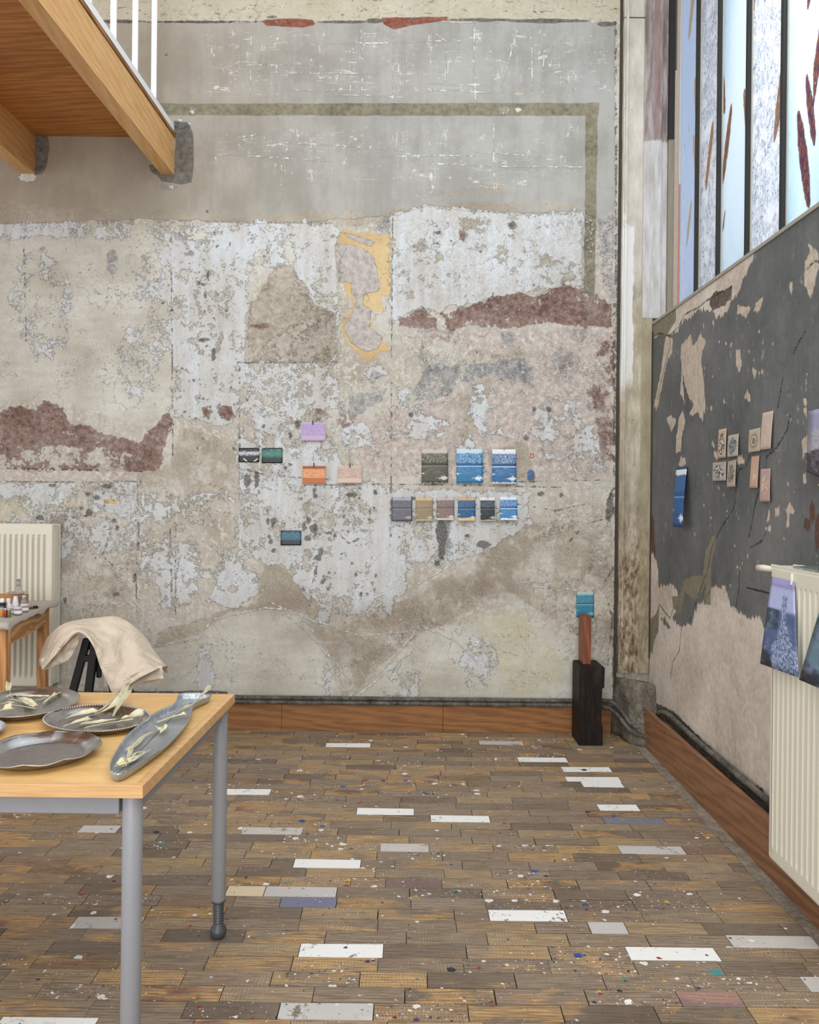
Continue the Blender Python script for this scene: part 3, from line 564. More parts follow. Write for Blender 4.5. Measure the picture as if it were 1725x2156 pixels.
wr = painted_wall('wall_right', usr, zsr, lambda u, v: np.stack([np.full_like(u, XR), u, v], 1), conv_r, PR, LNR, LR, wall_right_mat(), 359.3)
wr.data.flip_normals(); tag(wr, kind='structure')

# ================================================================ wood helper
def wood(name, base, dark, axis='Y', rough=0.55, scale=1.0, knots=True, spec=0.35, board=None, ring=.22):
    g = G(name); P = g.co(); bid = None
    if board:
        bid = g.m('FLOOR', g.m('DIVIDE', g.m('SUBTRACT', g.sep(P)[1], YB), board)); P = g.vm('ADD', P, g.comb(g.m('MULTIPLY', bid, 1.37), 0.0, g.m('MULTIPLY', bid, 3.3)))
    st = {'X': (0.12, 1, 1), 'Y': (1, 0.12, 1), 'Z': (1, 1, 0.12)}[axis]
    Q = g.vm('ADD', g.sc(P, st), g.sc(g.vm('SUBTRACT', g.noise(g.sc(P, st), 7*scale, 2, 0.5, col=True), (.5, .5, .5)), (0.05, 0.05, 0.05)))
    w = g.wave(Q, 14*scale, 6, 3, 1.4, 'DIAGONAL')
    f = g.noise(g.sc(P, {'X': (0.05, 1, 1), 'Y': (1, 0.05, 1), 'Z': (1, 1, 0.05)}[axis]), 160*scale, 3, 0.6)
    n = g.noise(g.sc(P, st), 5*scale, 3, 0.5)
    k = g.m('ADD', g.m('MULTIPLY', w, ring), g.m('MULTIPLY', f, 0.35)); k = g.m('ADD', k, g.m('MULTIPLY', n, 0.25))
    c = g.mix(g.ss(k, 0.18+ring*.25, 0.42+ring*.75), dark, base)
    if board: c = g.mix(g.m('MULTIPLY', g.noise(g.comb(bid, 0.0, 0.0), 1.7, 0, 0), .5), c, dark)
    if knots:
        v = g.vor(g.sc(P, {'X': (0.5, 1, 1), 'Y': (1, 0.5, 1), 'Z': (1, 1, 0.5)}[axis]), 2.6*scale)
        c = g.mix(g.ss(v, 0.05, 0.02), c, g.mix(0.6, dark, '#3A2010'))
    return g.bsdf(c, rough, 0, g.bump(k, 0.0012, 0.6), Specular_IOR_Level=spec)
def plain(name, col, rough=0.5, metal=0.0, bumpy=0.0, var=0.06, **kw):
    g = G(name); P = g.co(); n = g.noise(P, 22, 4, 0.6); c0 = srgb(col)
    c = g.mix(n, tuple(x*(1-var*1.6) for x in c0[:3])+(1,), tuple(min(1, x*(1+var*1.6)) for x in c0[:3])+(1,))
    return g.bsdf(c, rough, metal, g.bump(g.noise(P, 240, 3, 0.6), bumpy, 1.0) if bumpy else None, **kw)

# ================================================================ floor
FY0, FW, FL = 2.050, 0.0703, 0.250
def floor_mat():
    g = G('worn paint-splattered parquet'); P = g.co(); r = g.attr('rnd'); r2 = g.attr('rnd2'); sp = g.attr('splat'); pc = g.attr('paint', 'Color'); pa = g.attr('pamt')
    Q = g.vm('ADD', P, g.comb(g.m('MULTIPLY', r, 37), g.m('MULTIPLY', r2, 51), g.m('MULTIPLY', r, 11)))
    grain = g.noise(g.sc(Q, (0.06, 1, 1)), 190, 4, 0.65)
    ring = g.wave(g.sc(Q, (0.14, 1, 1)), 26, 9, 3, 1.2, 'Y')
    big = g.noise(g.sc(Q, (0.45, 1, 1)), 12, 4, 0.6)
    saw = g.wave(g.vm('ADD', Q, g.sc(g.noise(Q, 14, 2, .5, col=True), (.03, 0, 0))), 34, 3.5, 3, 3, 'X')
    base = g.ramp(r, [(0.0, '#6A5B4E'), (0.15, '#807060'), (0.4, '#9A8874'), (0.6, '#8F7C68'), (0.7, '#A38D72'), (0.82, '#AE946A'), (0.92, '#8A6E56'), (1.0, '#A28D74')])
    base = g.mix(g.ss(r2, 0.93, 1.0), base, '#7B5148')
    gold = g.ramp(r2, [(0, '#AC8859'), (1, '#C29A64')])
    wornf = g.ss(g.m('ADD', big, g.m('MULTIPLY', r2, 0.34)), 0.73, 0.84)
    c = g.mix(g.m('MULTIPLY', wornf, 0.85), base, gold)
    c = g.mix(g.ss(ring, 0.7, 0.15, 0.0, 0.35), c, '#4E3F32')
    c = g.mix(g.ss(grain, 0.56, 0.40, 0.0, 0.55), c, '#54473B')
    c = g.mix(g.m('MULTIPLY', g.m('MULTIPLY', g.ss(saw, 0.55, 0.8), g.ss(r, 0.5, 0.62)), g.ss(big, .45, .58, 0, .22)), c, '#CDBB98')
    c = g.mix(g.ss(g.noise(P, 2.4, 4, .6), 0.42, 0.62, 0.0, 0.25), c, '#8E8273')
    grime = g.noise(Q, 40, 6, 0.75); c = g.mix(g.m('MULTIPLY', g.ss(grime, 0.60, 0.66), g.m('ADD', 0.3, g.m('MULTIPLY', sp, 0.6))), c, '#3F3833')
    wht = g.m('MULTIPLY', pa, g.ss(g.m('ADD', g.noise(Q, 55, 5, 0.8), g.m('MULTIPLY', g.m('SUBTRACT', g.noise(Q, 9, 3, .5), .5), g.m('SUBTRACT', 1.6, pa))), 0.30, 0.37))
    c = g.mix(wht, c, pc)
    # splats
    pal = [(0.0, '#D8D6D0'), (0.42, '#E4E3DE'), (0.5, '#8E2F2A'), (0.58, '#2C4C86'), (0.66, '#2B2B33'), (0.76, '#4B3A6B'), (0.82, '#C8A23A'), (0.86, '#3E8A8C'), (0.9, '#5A2A3C'), (0.95, '#DDDAD4')]
    for scl, thr, off, dens in ((21, 0.34, (0, 0, 0), 1.005), (46, 0.30, (3, 1, 0), 0.97), (120, 0.27, (7, 5, 0), 0.93)):
        Pd = g.vm('ADD', g.vm('ADD', g.sc(P, (1, 1.15, 1)), off), g.sc(g.vm('SUBTRACT', g.noise(P, 60, 3, .6, col=True), (.5, .5, .5)), (0.022, 0.022, 0)))
        n = g.nd('ShaderNodeTexVoronoi', voronoi_dimensions='2D'); g.put(n.inputs['Vector'], Pd); n.inputs['Scale'].default_value = scl
        cr = g.sep(n.outputs['Color'])
        m_ = g.m('LESS_THAN', n.outputs['Distance'], g.m('MULTIPLY', g.m('POWER', cr[0], 2.0), thr))
        lim = g.m('SUBTRACT', dens, g.m('MULTIPLY', g.m('POWER', sp, 1.6), 0.5))
        m_ = g.m('MULTIPLY', m_, g.m('GREATER_THAN', cr[1], lim))
        c = g.mix(m_, c, g.ramp(cr[2], pal, 'CONSTANT'))
    h = g.m('ADD', g.m('MULTIPLY', grain, 0.5), g.m('MULTIPLY', wht, 0.5))
    return g.bsdf(c, g.ss(grime, 0.3, 0.7, 0.42, 0.6), 0, g.bump(h, 0.0012, 0.7), Specular_IOR_Level=0.4)
FM = floor_mat()
WHITE = (0.80, 0.80, 0.78); 
special = []   # (x_left_px, x_right_px, y_px, colour, amount)
for a in [(687, 781, 1566), (1090, 1192, 1597), (1184, 1286, 1620), (1192, 1306, 1641), (1226, 1310, 1651), (455, 570, 1666), (751, 872, 1708), (907, 1031, 1723), (1260, 1344, 1700), (618, 760, 1819), (1029, 1192, 1926), (631, 807, 2000), (1321, 1508, 2005), (0, 55, 2149)]:
    special.append((*a, WHITE, 1.0))
for a in [(1008, 1100, 1561), (510, 638, 1748), (801, 903, 1784), (1241, 1319, 1953), (1531, 1712, 1974), (1305, 1440, 1790), (1687, 1800, 2061), (172, 253, 1742), (155, 300, 1942), (556, 710, 1876), (586, 787, 2131)]:
    special.append((*a, (0.62, 0.61, 0.60), 0.72))
special += [(590, 709, 1900, (0.16, 0.18, 0.30), 0.75), (1272, 1400, 1728, (0.15, 0.18, 0.26), 0.7), (477, 558, 1875, (0.70, 0.58, 0.40), 0.9), (1440, 1580, 1790, (0.16, 0.09, 0.09), 0.6), (812, 930, 1857, (0.17, 0.10, 0.11), 0.5), (1430, 1560, 2102, (0.30, 0.16, 0.22), 0.4)]
spl_px = [(680, 1780), (880, 1800), (1250, 1895), (1215, 1995), (990, 1890), (1160, 2040), (700, 1855), (150, 2100), (900, 2090), (1250, 2105), (210, 1890), (1330, 2100), (60, 2020), (720, 1677), (900, 1672), (640, 1620), (960, 1670), (1110, 1855), (930, 2120), (1380, 1880), (230, 2090), (560, 1600), (1130, 1560), (820, 1605), (1450, 2110), (1340, 1900), (1150, 1900), (600, 2120), (700, 1560), (650, 1760)]
rows = {}
for xl, xr, y, colr, am in special:
    a = PZ(xl, y); b = PZ(xr, y); k = math.floor((a.y+b.y)/2/FW-FY0/FW+1e-6)
    rows.setdefault(k, []).append(((a.x), (b.x), colr, am))
splk = {}
for x, y in spl_px:
    p = PZ(x, y); splk.setdefault(math.floor((p.y-FY0)/FW), []).append(p.x)
V = []; Fc = []; A = {'rnd': [], 'rnd2': [], 'splat': [], 'pamt': []}; PC = []
def plank(x0, x1, y0, y1, col=None, am=0.0, spv=None):
    if x1-x0 < 0.004: return
    g_ = random.choice((0.0007, 0.0008, 0.0011, 0.0018)); b = len(V); dz = [random.uniform(-0.0016, 0.0016) for _ in range(4)]
    base = sum(dz)/4
    pts = [(x0+g_, y0+g_), (x1-g_, y0+g_), (x1-g_, y1-g_), (x0+g_, y1-g_)]
    for (x, y) in pts: V.append((x, y, -0.012))
    for (x, y), d in zip(pts, dz): V.append((x, y, base*0.5+d*0.5))
    for q in ((4, 5, 6, 7), (0, 1, 5, 4), (1, 2, 6, 5), (2, 3, 7, 6), (3, 0, 4, 7)): Fc.append(tuple(b+i for i in q))
    r, r2 = random.random(), random.random(); s = spv if spv is not None else (random.random() if random.random() < 0.22 else random.uniform(0, 0.3))
    for _ in range(8):
        A['rnd'].append(r); A['rnd2'].append(r2); A['splat'].append(s); A['pamt'].append(am); PC.append((*(col or (0, 0, 0)), 1))
XL, XRR = -4.2, XR-0.02
k0 = int((-0.5-FY0)/FW); k1 = int((YB-FY0)/FW)+1
for k in range(k0, k1):
    y0 = FY0+k*FW; y1 = min(y0+FW, YB)
    if y1-y0 < 0.01: continue
    sp = sorted(rows.get(k, []), key=lambda t: t[0])
    ph = sp[0][0] if sp else random.uniform(0, FL)
    x = ph-math.ceil((ph-XL)/FL)*FL
    while x < XRR:
        L = FL if random.random() > 0.06 else FL*random.uniform(0.5, 1.0)
        nxt = x+L; hit = None
        for s in sp:
            if abs(s[0]-x) < 0.003: hit = s
            elif x < s[0]-0.003 < nxt+0.03: nxt = s[0]
        if hit: nxt = hit[1] if hit[1]-hit[0] > 0.08 else x+FL
        nxt = min(nxt, XRR); mid = (x+nxt)/2
        spv = 1.0 if any(abs(q-mid) < 0.13 for q in splk.get(k, [])) else None
        if hit: plank(x, nxt, y0, y1, hit[2], hit[3], 0.3)
        else: plank(x, nxt, y0, y1, None, 0, spv)
        x = nxt
fl = mesh_obj('floor', V, Fc, FM)
for n, a in A.items():
    at = fl.data.attributes.new(n, 'FLOAT', 'POINT'); at.data.foreach_set('value', a)
at = fl.data.attributes.new('paint', 'FLOAT_COLOR', 'POINT'); at.data.foreach_set('color', np.array(PC, np.float32).ravel())
tag(fl, kind='structure')
bm = bmesh.new(); box(bm, (XL-1, -3.5, -0.06), (XR+0.05, YB+0.05, -0.0125))
sub = bm_obj('floor_slab', bm, plain('dark floor underlay', '#17120F', 0.95)); sub.parent = fl; sub['kind'] = 'structure'
# ================================================================ corner pilaster, plinth, skirting, pipes
def column_mat():
    g = G('stained painted timber casing'); P = g.co(); s = g.sep(P); z = s[2]; x = s[0]
    n = g.noise(g.sc(P, (1, 1, 0.35)), 14, 6, 0.65); n2 = g.noise(g.sc(P, (1, 1, .4)), 50, 5, 0.7); n3 = g.noise(P, 5, 5, 0.6)
    up = g.ramp(n, [(0.35, '#AFA89B'), (0.65, '#C9C3B9')]); mid = g.ramp(n, [(0.35, '#8E846F'), (0.5, '#A89E8A'), (0.62, '#BDB4A2')])
    low = g.ramp(g.m('ADD', g.m('MULTIPLY', n, .4), g.m('MULTIPLY', n2, .6)), [(0.42, '#5B4636'), (0.49, '#85765F'), (0.56, '#A89C88'), (0.66, '#C4B9A6')])
    zz = g.m('ADD', z, g.m('MULTIPLY', g.m('SUBTRACT', n3, .5), 0.9))
    c = g.mix(g.ss(zz, 2.35, 2.75), mid, up); c = g.mix(g.ss(zz, 1.35, 0.95), c, low)
    # strip of fresh white filler
    xe = g.m('ADD', 1.295, g.m('MULTIPLY', g.m('SUBTRACT', n3, .5), 0.06)); f = g.m('MULTIPLY', g.m('LESS_THAN', x, xe), g.m('MULTIPLY', g.ss(zz, 1.95, 2.1), g.ss(zz, 3.02, 2.95)))
    c = g.mix(f, c, '#D3D2CE')
    c = g.mix(g.ss(n2, 0.66, 0.7), c, '#6B4A3A'); c = g.mix(g.ss(x, 1.338, 1.345), c, g.mix(0.6, c, '#8C8266'))
    return g.bsdf(c, 0.7, 0, g.bump(g.m('ADD', n2, n), 0.004, 1.0))
bm = bmesh.new()
def rough_box(bm, a, b, nz=40, jit=0.002):
    (x0, y0, z0), (x1, y1, z1) = a, b
    rows_ = []
    for i in range(nz+1):
        z = z0+(z1-z0)*i/nz; r = [bm.verts.new((x+random.uniform(-jit, jit), y+random.uniform(-jit, jit), z)) for x, y in ((x0, y1), (x0, y0), (x1, y0), (x1, y1))]
        rows_.append(r)
    for r0, r1 in zip(rows_, rows_[1:]):
        for k in range(4): bm.faces.new((r0[k], r0[(k+1) % 4], r1[(k+1) % 4], r1[k]))
    bm.faces.new(rows_[0]); bm.faces.new(rows_[-1][::-1])
CM = column_mat()
rough_box(bm, (1.228, YB-0.045, 0.36), (1.405, YB+0.02, 4.16)); rough_box(bm, (1.228, YB-0.045, 4.168), (1.405, YB+0.02, 5.0), 12)
rough_box(bm, (1.236, YB-0.057, 0.55), (1.250, YB-0.04, 5.0), 50, 0.001)
o = bm_obj('trim_1', bm, CM); tag(o, kind='structure')
bm = bmesh.new(); box(bm, (1.212, YB-0.012, 0.2), (1.227, YB+0.01, 5.0)); box(bm, (1.403, YB-0.056, 0.45), (1.4095, YB-0.044, 2.34))
o = bm_obj('trim_2', bm, plain('dark gap batten', '#3A322A', 0.8)); tag(o, kind='structure')  # dark-coloured strips stand in for the shaded gaps at the pilaster's edges

def lump_mat(name, a, b, c_):
    g = G(name); P = g.co(); n = g.noise(P, 12, 7, 0.7); n2 = g.noise(P, 60, 5, 0.7)
    c = g.ramp(g.m('ADD', g.m('MULTIPLY', n, .6), g.m('MULTIPLY', n2, .4)), [(0.38, a), (0.5, b), (0.64, c_)])
    return g.bsdf(c, 0.9, 0, g.bump(g.m('ADD', n2, g.m('MULTIPLY', n, 1.5)), 0.006, 1.0), Specular_IOR_Level=0.2)
from mathutils import noise as mn
def lumpy(bm, amt, sc_):
    bm.normal_update()
    for v in bm.verts: v.co += v.normal*(mn.noise(v.co*sc_)*amt)
bm = bmesh.new()
hexa(bm, [(1.245, 4.40, 0), (1.325, 4.33, 0), (1.45, 4.40, 0), (1.45, YB+.03, 0), (1.205, YB+.03, 0)], [(1.250, 4.50, 0.33), (1.30, 4.44, 0.34), (1.45, 4.46, 0.34), (1.45, YB+.03, 0.36), (1.215, YB+.03, 0.36)])
bmesh.ops.subdivide_edges(bm, edges=bm.edges[:], cuts=9, use_grid_fill=True)
for v in bm.verts:
    t = v.co.z/0.36
    if t > 0.8: v.co.z -= 0.05*((abs(v.co.x-1.31)/0.1)**2)*(t-0.8)/0.2*0.6
lumpy(bm, 0.022, 11)
o = bm_obj('trim_3', bm, lump_mat('rough concrete footing', '#4A443C', '#6D665B', '#8E8678'), None, True); tag(o, kind='structure')
# skirting boards
SW = wood('reddish pine skirting', '#96683E', '#70492A', 'X', 0.45, ring=.12); SWY = wood('reddish pine skirting right', '#90684A', '#6C4A32', 'Y', 0.5, ring=.12)
ZB = PY(860, 1483, 4.59).z
bm = bmesh.new(); xs = [-3.9, PY(196, 1500, 4.59).x, PY(593, 1500, 4.59).x, PY(933, 1500, 4.59).x, 1.195]
for a, b in zip(xs, xs[1:]): box(bm, (a+0.0008, 4.592, 0.0), (b-0.0008, 4.614, ZB), 0.0015)
o = bm_obj('baseboard_back', bm, SW); tag(o, kind='structure')
bm = bmesh.new(); ys = [-0.6, 1.4, 3.05, 4.36]
for a, b in zip(ys, ys[1:]): box(bm, (1.318, a+0.0008, 0.0), (1.340, b-0.0008, 0.212), 0.0015)
o = bm_obj('baseboard_right', bm, SWY); tag(o, kind='structure')
bm = bmesh.new(); box(bm, (1.342, -0.6, 0.0), (XR, 4.38, 0.172))
o = bm_obj('trim_4', bm, lump_mat('dusty rubble ledge', '#332C26', '#4A4239', '#6B6155')); tag(o, kind='structure')
bm = bmesh.new()    # dusty cement margin along the skirting
vs = []; yy = np.linspace(-0.5, 4.36, 200)
for y in yy: vs.append((bm.verts.new((1.268+0.018*mn.noise(Vector((0, y*3, 0)))+0.006*mn.noise(Vector((0, y*30, 0))), y, 0.0018)), bm.verts.new((1.318, y, 0.004))))
for a, b in zip(vs, vs[1:]): bm.faces.new((a[0], a[1], b[1], b[0]))
o = bm_obj('trim_5', bm, lump_mat('dusty mortar margin', '#6E6459', '#8A7F72', '#A0978A')); tag(o, kind='structure')

# two service pipes
PM = lump_mat('weathered grey pipe', '#3B3833', '#5E5A52', '#7E7a70')
def pipe(name, label, pts, r):
    bm = bmesh.new(); tube(bm, catmull(pts, 8), r, 12); o = bm_obj(name, bm, PM, None, True)
    return tag(o, label, 'pipe')
zp = PY(860, 1473, 4.59).z
pipe('pipe', 'upper of the two grey pipes along the wall foot, bending over the corner footing', [(-3.8, 4.59, zp+.004), (0.0, 4.592, zp+.003), (1.0, 4.59, zp+.004), (1.16, 4.585, zp+.006), (1.215, 4.52, zp-.01), (1.26, 4.42, zp-.075), (1.32, 4.375, zp-.09), (1.365, 4.33, zp-.07), (1.380, 4.2, 0.232), (1.380, 3.4, 0.226), (1.380, -0.5, 0.222)], 0.0125)
pipe('pipe', 'lower of the two grey pipes along the wall foot, running just above the skirting board', [(-3.8, 4.585, zp-.022), (0.0, 4.585, zp-.022), (1.0, 4.585, zp-.022), (1.14, 4.575, zp-.024), (1.20, 4.50, zp-.045), (1.25, 4.40, zp-.105), (1.305, 4.355, zp-.125), (1.345, 4.29, zp-.115), (1.352, 4.15, 0.190), (1.352, 3.4, 0.186), (1.352, -0.5, 0.184)], 0.0115)

# ================================================================ window above the right wall
win = thing('window_1', None, None, (XR, 2.2, SILL), None, 'structure')
fm_w = G('whitewashed timber jamb'); P_ = fm_w.co(); s_ = fm_w.sep(P_); nn = fm_w.noise(fm_w.sc(P_, (1, 1, .15)), 30, 5, .65); nb = fm_w.noise(P_, 20, 4, .7)
zz_ = fm_w.m('ADD', s_[2], fm_w.m('MULTIPLY', fm_w.m('SUBTRACT', nb, .5), .06))
wht_ = fm_w.ramp(nn, [(0.35, '#A39F9A'), (0.65, '#C6C4C2')]); mau_ = fm_w.ramp(nn, [(0.38, '#6C5F5C'), (0.5, '#8A7E7A'), (0.62, '#A09995')])
mau_ = fm_w.mix(fm_w.m('MULTIPLY', fm_w.ss(fm_w.m('ABSOLUTE', fm_w.m('SUBTRACT', s_[0], 1.418)), 0.025, 0.01), .6), mau_, '#84605A')
JM = fm_w.bsdf(fm_w.mix(fm_w.ss(zz_, 3.44, 3.46), wht_, mau_), 0.6, 0, fm_w.bump(nn, .001))
def vpos(y, x=XR): return y
YJ = 4.572; zj = PY(1360, 670, YJ).z
def zpx(y, x=1405): return PY(x, y, YJ).z
bm = bmesh.new(); box(bm, (1.346, YJ, zj), (1.452, YB-0.002, 5.0), 0.004); box(bm, (1.452, YJ+.012, SILL+.01), (1.488, YB-0.002, 5.0), 0.006)
bm_obj('window_jamb', bm, JM, win)['kind'] = 'structure'
rv = G('reveal timber dark above pale below'); rz = rv.sep(rv.co())[2]; rn = rv.noise(rv.sc(rv.co(), (1, 1, .1)), 60, 4, .6)
RVM = rv.bsdf(rv.mix(rv.ss(rv.m('ADD', rz, rv.m('MULTIPLY', rn, .02)), 3.455, 3.47), rv.mix(rn, '#6E6557', '#958B7C'), '#1A1514'), .7)
bm = bmesh.new(); box(bm, (1.488, YJ-.004, SILL+.01), (1.520, YB-0.002, 5.0), 0.001)
bm_obj('window_reveal', bm, RVM, win)['kind'] = 'structure'
bm = bmesh.new(); zt_ = zpx(150); box(bm, (1.520, YJ-.012, SILL+.01), (1.545, YB-.002, zt_), 0.001); box(bm, (1.530, YJ-.012, zt_), (1.545, YB-.002, 5.0), 0.001)
for k_ in range(26): z_ = SILL+.05+k_*.055; lathe(bm, [(.0022, 0), (.0022, .0015)], (1.529, YJ-.0125, z_), 6)
bm_obj('window_bead', bm, plain('nailed beige glazing bead', '#A5988A', 0.7, 0, .002), win)['kind'] = 'structure'
bm = bmesh.new(); box(bm, (1.545, YJ-.014, SILL+.01), (1.5535, YB-.002, zpx(390)), 0.001)
bm_obj('window_edge', bm, plain('orange edge strip', '#B4735B', 0.7), win)['kind'] = 'structure'
bm = bmesh.new(); box(bm, (1.545, YJ-.014, zpx(390)), (1.562, YB-.002, 5.0), 0.001); box(bm, (1.553, YJ-.010, SILL+.01), (1.57, YB-.002, zpx(390)))
bm_obj('window_putty_edge', bm, plain('greyish putty edge', '#B5B2AC', 0.7), win)['kind'] = 'structure'
bm = bmesh.new(); box(bm, (XR-0.006, -0.6, SILL-0.004), (XR+0.26, YB, SILL+0.012), 0.002)
bm_obj('window_sill', bm, plain('dusty grey sill', '#9A958C', 0.7, 0, .002), win)['kind'] = 'structure'
XW = 1.556
def ywin(px, X=XW): return F*X/(px-CX)*1.0
edges = [ywin(1426), ywin(1466), ywin(1512), ywin(1573.5), ywin(1648)]
st = edges[3]-edges[4]; y = edges[-1]
while y > -0.5: y -= 0.34; edges.append(y)
DM = plain('dark iron glazing bar', '#1B1A19', 0.6); LMu = plain('pale putty line', '#A8A69C', 0.7)
def gamma_(g, c):   # the pane has two faces, each tints the light once
    n = g.nd('ShaderNodeGamma'); g.put(n.inputs[0], c); n.inputs[1].default_value = 0.5; return n.outputs[0]
def glass_mat(i, tint, reed, brown, brown2, dens, grad, fine):
    g = G('textured patterned glass %s' % 'abcdefg'[i]); P = g.co(); Q = g.vm('ADD', P, (0, i*3.7, i*1.3))
    rip = g.noise(g.sc(Q, (1, 1.0, 0.42)), 90, 3, 0.55, 0.6)
    wv = g.sc(g.vm('SUBTRACT', g.noise(Q, 26, 3, .6, col=True), (.5, .5, .5)), (0, .05, .05))
    rv = g.vor(g.vm('ADD', g.sc(Q, (1, 1, 0.36)), wv), 62, 'DISTANCE_TO_EDGE')
    c = g.mix(g.m('MULTIPLY', g.ss(rv, 0.09, 0.03, 0, fine), g.ss(g.noise(Q, 9, 3, .6), .36, .5)), tint, reed)
    if grad: c = g.mix(g.m('MULTIPLY', g.ss(g.noise(g.sc(Q, (1, 1.4, 0.3)), 2.6, 3, .5), 0.38, 0.6), .8), c, grad)
    # elongated leaves: stretched cells, two slants
    m_ = None
    for k, sl_ in enumerate((0.28, -0.22)):
        s3 = g.sep(g.vm('ADD', Q, g.sc(wv, (0, .35, .5)))); L = g.comb(0.0, g.m('ADD', s3[1], g.m('MULTIPLY', s3[2], sl_)), g.m('MULTIPLY', s3[2], .15))
        n = g.nd('ShaderNodeTexVoronoi', voronoi_dimensions='3D'); g.put(n.inputs['Vector'], g.vm('ADD', L, (k*3.0, k*1.7, 0))); n.inputs['Scale'].default_value = 12
        cr = g.sep(n.outputs['Color']); lf = g.m('MULTIPLY', g.m('LESS_THAN', n.outputs['Distance'], g.m('MULTIPLY', g.m('POWER', cr[0], .6), .40)), g.m('GREATER_THAN', cr[1], 1-dens))
        m_ = lf if m_ is None else g.m('MAXIMUM', m_, lf)
    m_ = g.m('MULTIPLY', m_, g.ss(g.noise(g.sc(Q, (1, 1, .4)), 80, 3, .7), 0.33, 0.37))
    c = g.mix(m_, c, g.mix(g.ss(rip, 0.42, 0.58), brown, brown2))
    t = g.nd('ShaderNodeBsdfTranslucent'); g.put(t.inputs[0], gamma_(g, g.mix(1.0, c, (.80, .80, .80, 1), 'MULTIPLY'))); gl = g.nd('ShaderNodeBsdfGlossy'); g.put(gl.inputs['Roughness'], 0.15); g.put(gl.inputs[0], (1, 1, 1, 1))
    g.put(gl.inputs['Normal'], g.bump(rip, 0.003, 1))
    mx = g.nd('ShaderNodeMixShader'); mx.inputs[0].default_value = 0.04
    g.t.links.new(t.outputs[0], mx.inputs[1]); g.t.links.new(gl.outputs[0], mx.inputs[2]); g.t.links.new(mx.outputs[0], g.out.inputs[0]); return g.mat
GM = [glass_mat(0, '#C9D4E8', '#98A8C6', '#B8A48C', '#A8927A', 0.6, '#B4C6E4', .8), glass_mat(1, '#E0E2E8', '#6E748A', '#8A6244', '#A07C58', 0.62, None, 1.0), glass_mat(2, '#CCE0F0', '#9DBBDC', '#6A4A40', '#8A6040', 0.55, '#DCEAF4', .6),
      glass_mat(3, '#E8EBF0', '#66728E', '#74564E', '#8A6A50', 0.35, None, 1.0), glass_mat(4, '#C6E2F2', '#9CC6E2', '#3E2A44', '#7A4838', 0.6, '#DAEEF6', .6)]
for i, (a, b) in enumerate(zip(edges, edges[1:])):
    bm = bmesh.new(); box(bm, (XW, b, SILL+0.01), (XW+0.005, a, 5.0)); o = bm_obj('window_pane', bm, GM[i % 5], win); o['kind'] = 'structure'
for e in edges[1:]:
    bm = bmesh.new(); box(bm, (XW-0.022, e-0.0115, SILL+0.01), (XW+0.03, e+0.0115, 5.0)); o = bm_obj('glazing_bar', bm, DM, win); o['kind'] = 'structure'
    bm = bmesh.new(); box(bm, (XW-0.006, e-0.020, SILL+0.01), (XW-0.0005, e-0.0117, 5.0)); p2 = bm_obj('putty', bm, LMu, win); p2['kind'] = 'structure'
bm = bmesh.new(); box(bm, (XR, -0.6, 4.98), (XR+0.25, YB, 5.1)); bm_obj('window_head', bm, DM, win)['kind'] = 'structure'

# ================================================================ mezzanine
MW = wood('pale spruce beam', '#E0B47C', '#C6935A', 'Y', 0.5, ring=.08); DWm = wood('orange pine deck underside', '#CC8C48', '#9C6028', 'X', 0.45, board=0.128, ring=.14); NW = wood('oak nosing', '#A5764C', '#6A4526', 'Y', 0.5)
MD = Vector((-0.0235, -1, 0)).normalized()     # runs towards the camera
mz = thing('mezzanine', 'pine mezzanine landing on two beams with white railing, jutting from the back wall', 'mezzanine', (PY(366, 368).x, YB, PY(366, 368).z))
def beam(pxr, pytop, pybot, w, name='beam'):
    pr = PY(pxr, pybot); zt = PY(pxr, pytop).z; zb = pr.z; bm = bmesh.new()
    S = Vector((-MD.y*-1, MD.x*1, 0)); S = Vector((1, 0, 0))
    c = [pr-S*w, pr]; q = [p+MD*4.2 for p in c]
    b4 = [Vector((c[0].x, YB+.03, zb)), Vector((c[1].x, YB+.03, zb)), Vector((q[1].x, q[1].y, zb)), Vector((q[0].x, q[0].y, zb))]
    hexa(bm, b4, [Vector((v.x, v.y, zt)) for v in b4], 0.002)
    return bm_obj(name, bm, MW, mz), pr.x, zb, zt
_, bx1, bz0, bz1 = beam(367, 290, 368, 0.077)
_, bx2, _, _ = beam(74, 286, 366, 0.080)
ztop = bz1
bm = bmesh.new(); y = YB
while y > 0.6:     # tongue-and-groove deck boards
    y2 = y-0.128; xo = -0.0235*(YB-(y+y2)/2)
    box(bm, (-4.2, y2+0.0018, ztop+0.0005), (bx1+xo-0.005, y-0.0012, ztop+0.022), 0.0025); y = y2
bm_obj('deck', bm, DWm, mz)
def along(bm, xoff, w, z0, z1, L=4.1):
    a = Vector((bx1+xoff, YB, 0)); b = a+MD*L
    b4 = [Vector((a.x-w, a.y, z0)), Vector((a.x, a.y, z0)), Vector((b.x, b.y, z0)), Vector((b.x-w, b.y, z0))]
    hexa(bm, b4, [Vector((v.x, v.y, z1)) for v in b4], 0.0008)
bm = bmesh.new(); along(bm, 0.006, 0.05, ztop+0.002, ztop+0.024); bm_obj('nosing', bm, NW, mz)
WM = plain('white painted steel', '#F0F1F2', 0.35, 0, 0, 0.01)
bm = bmesh.new(); along(bm, -0.004, 0.035, ztop+0.0245, ztop+0.075); rail = bm_obj('bottom_rail', bm, WM, mz)
bm = bmesh.new(); along(bm, -0.004, 0.035, ztop+0.95, ztop+0.99); bm_obj('handrail', bm, WM, mz)
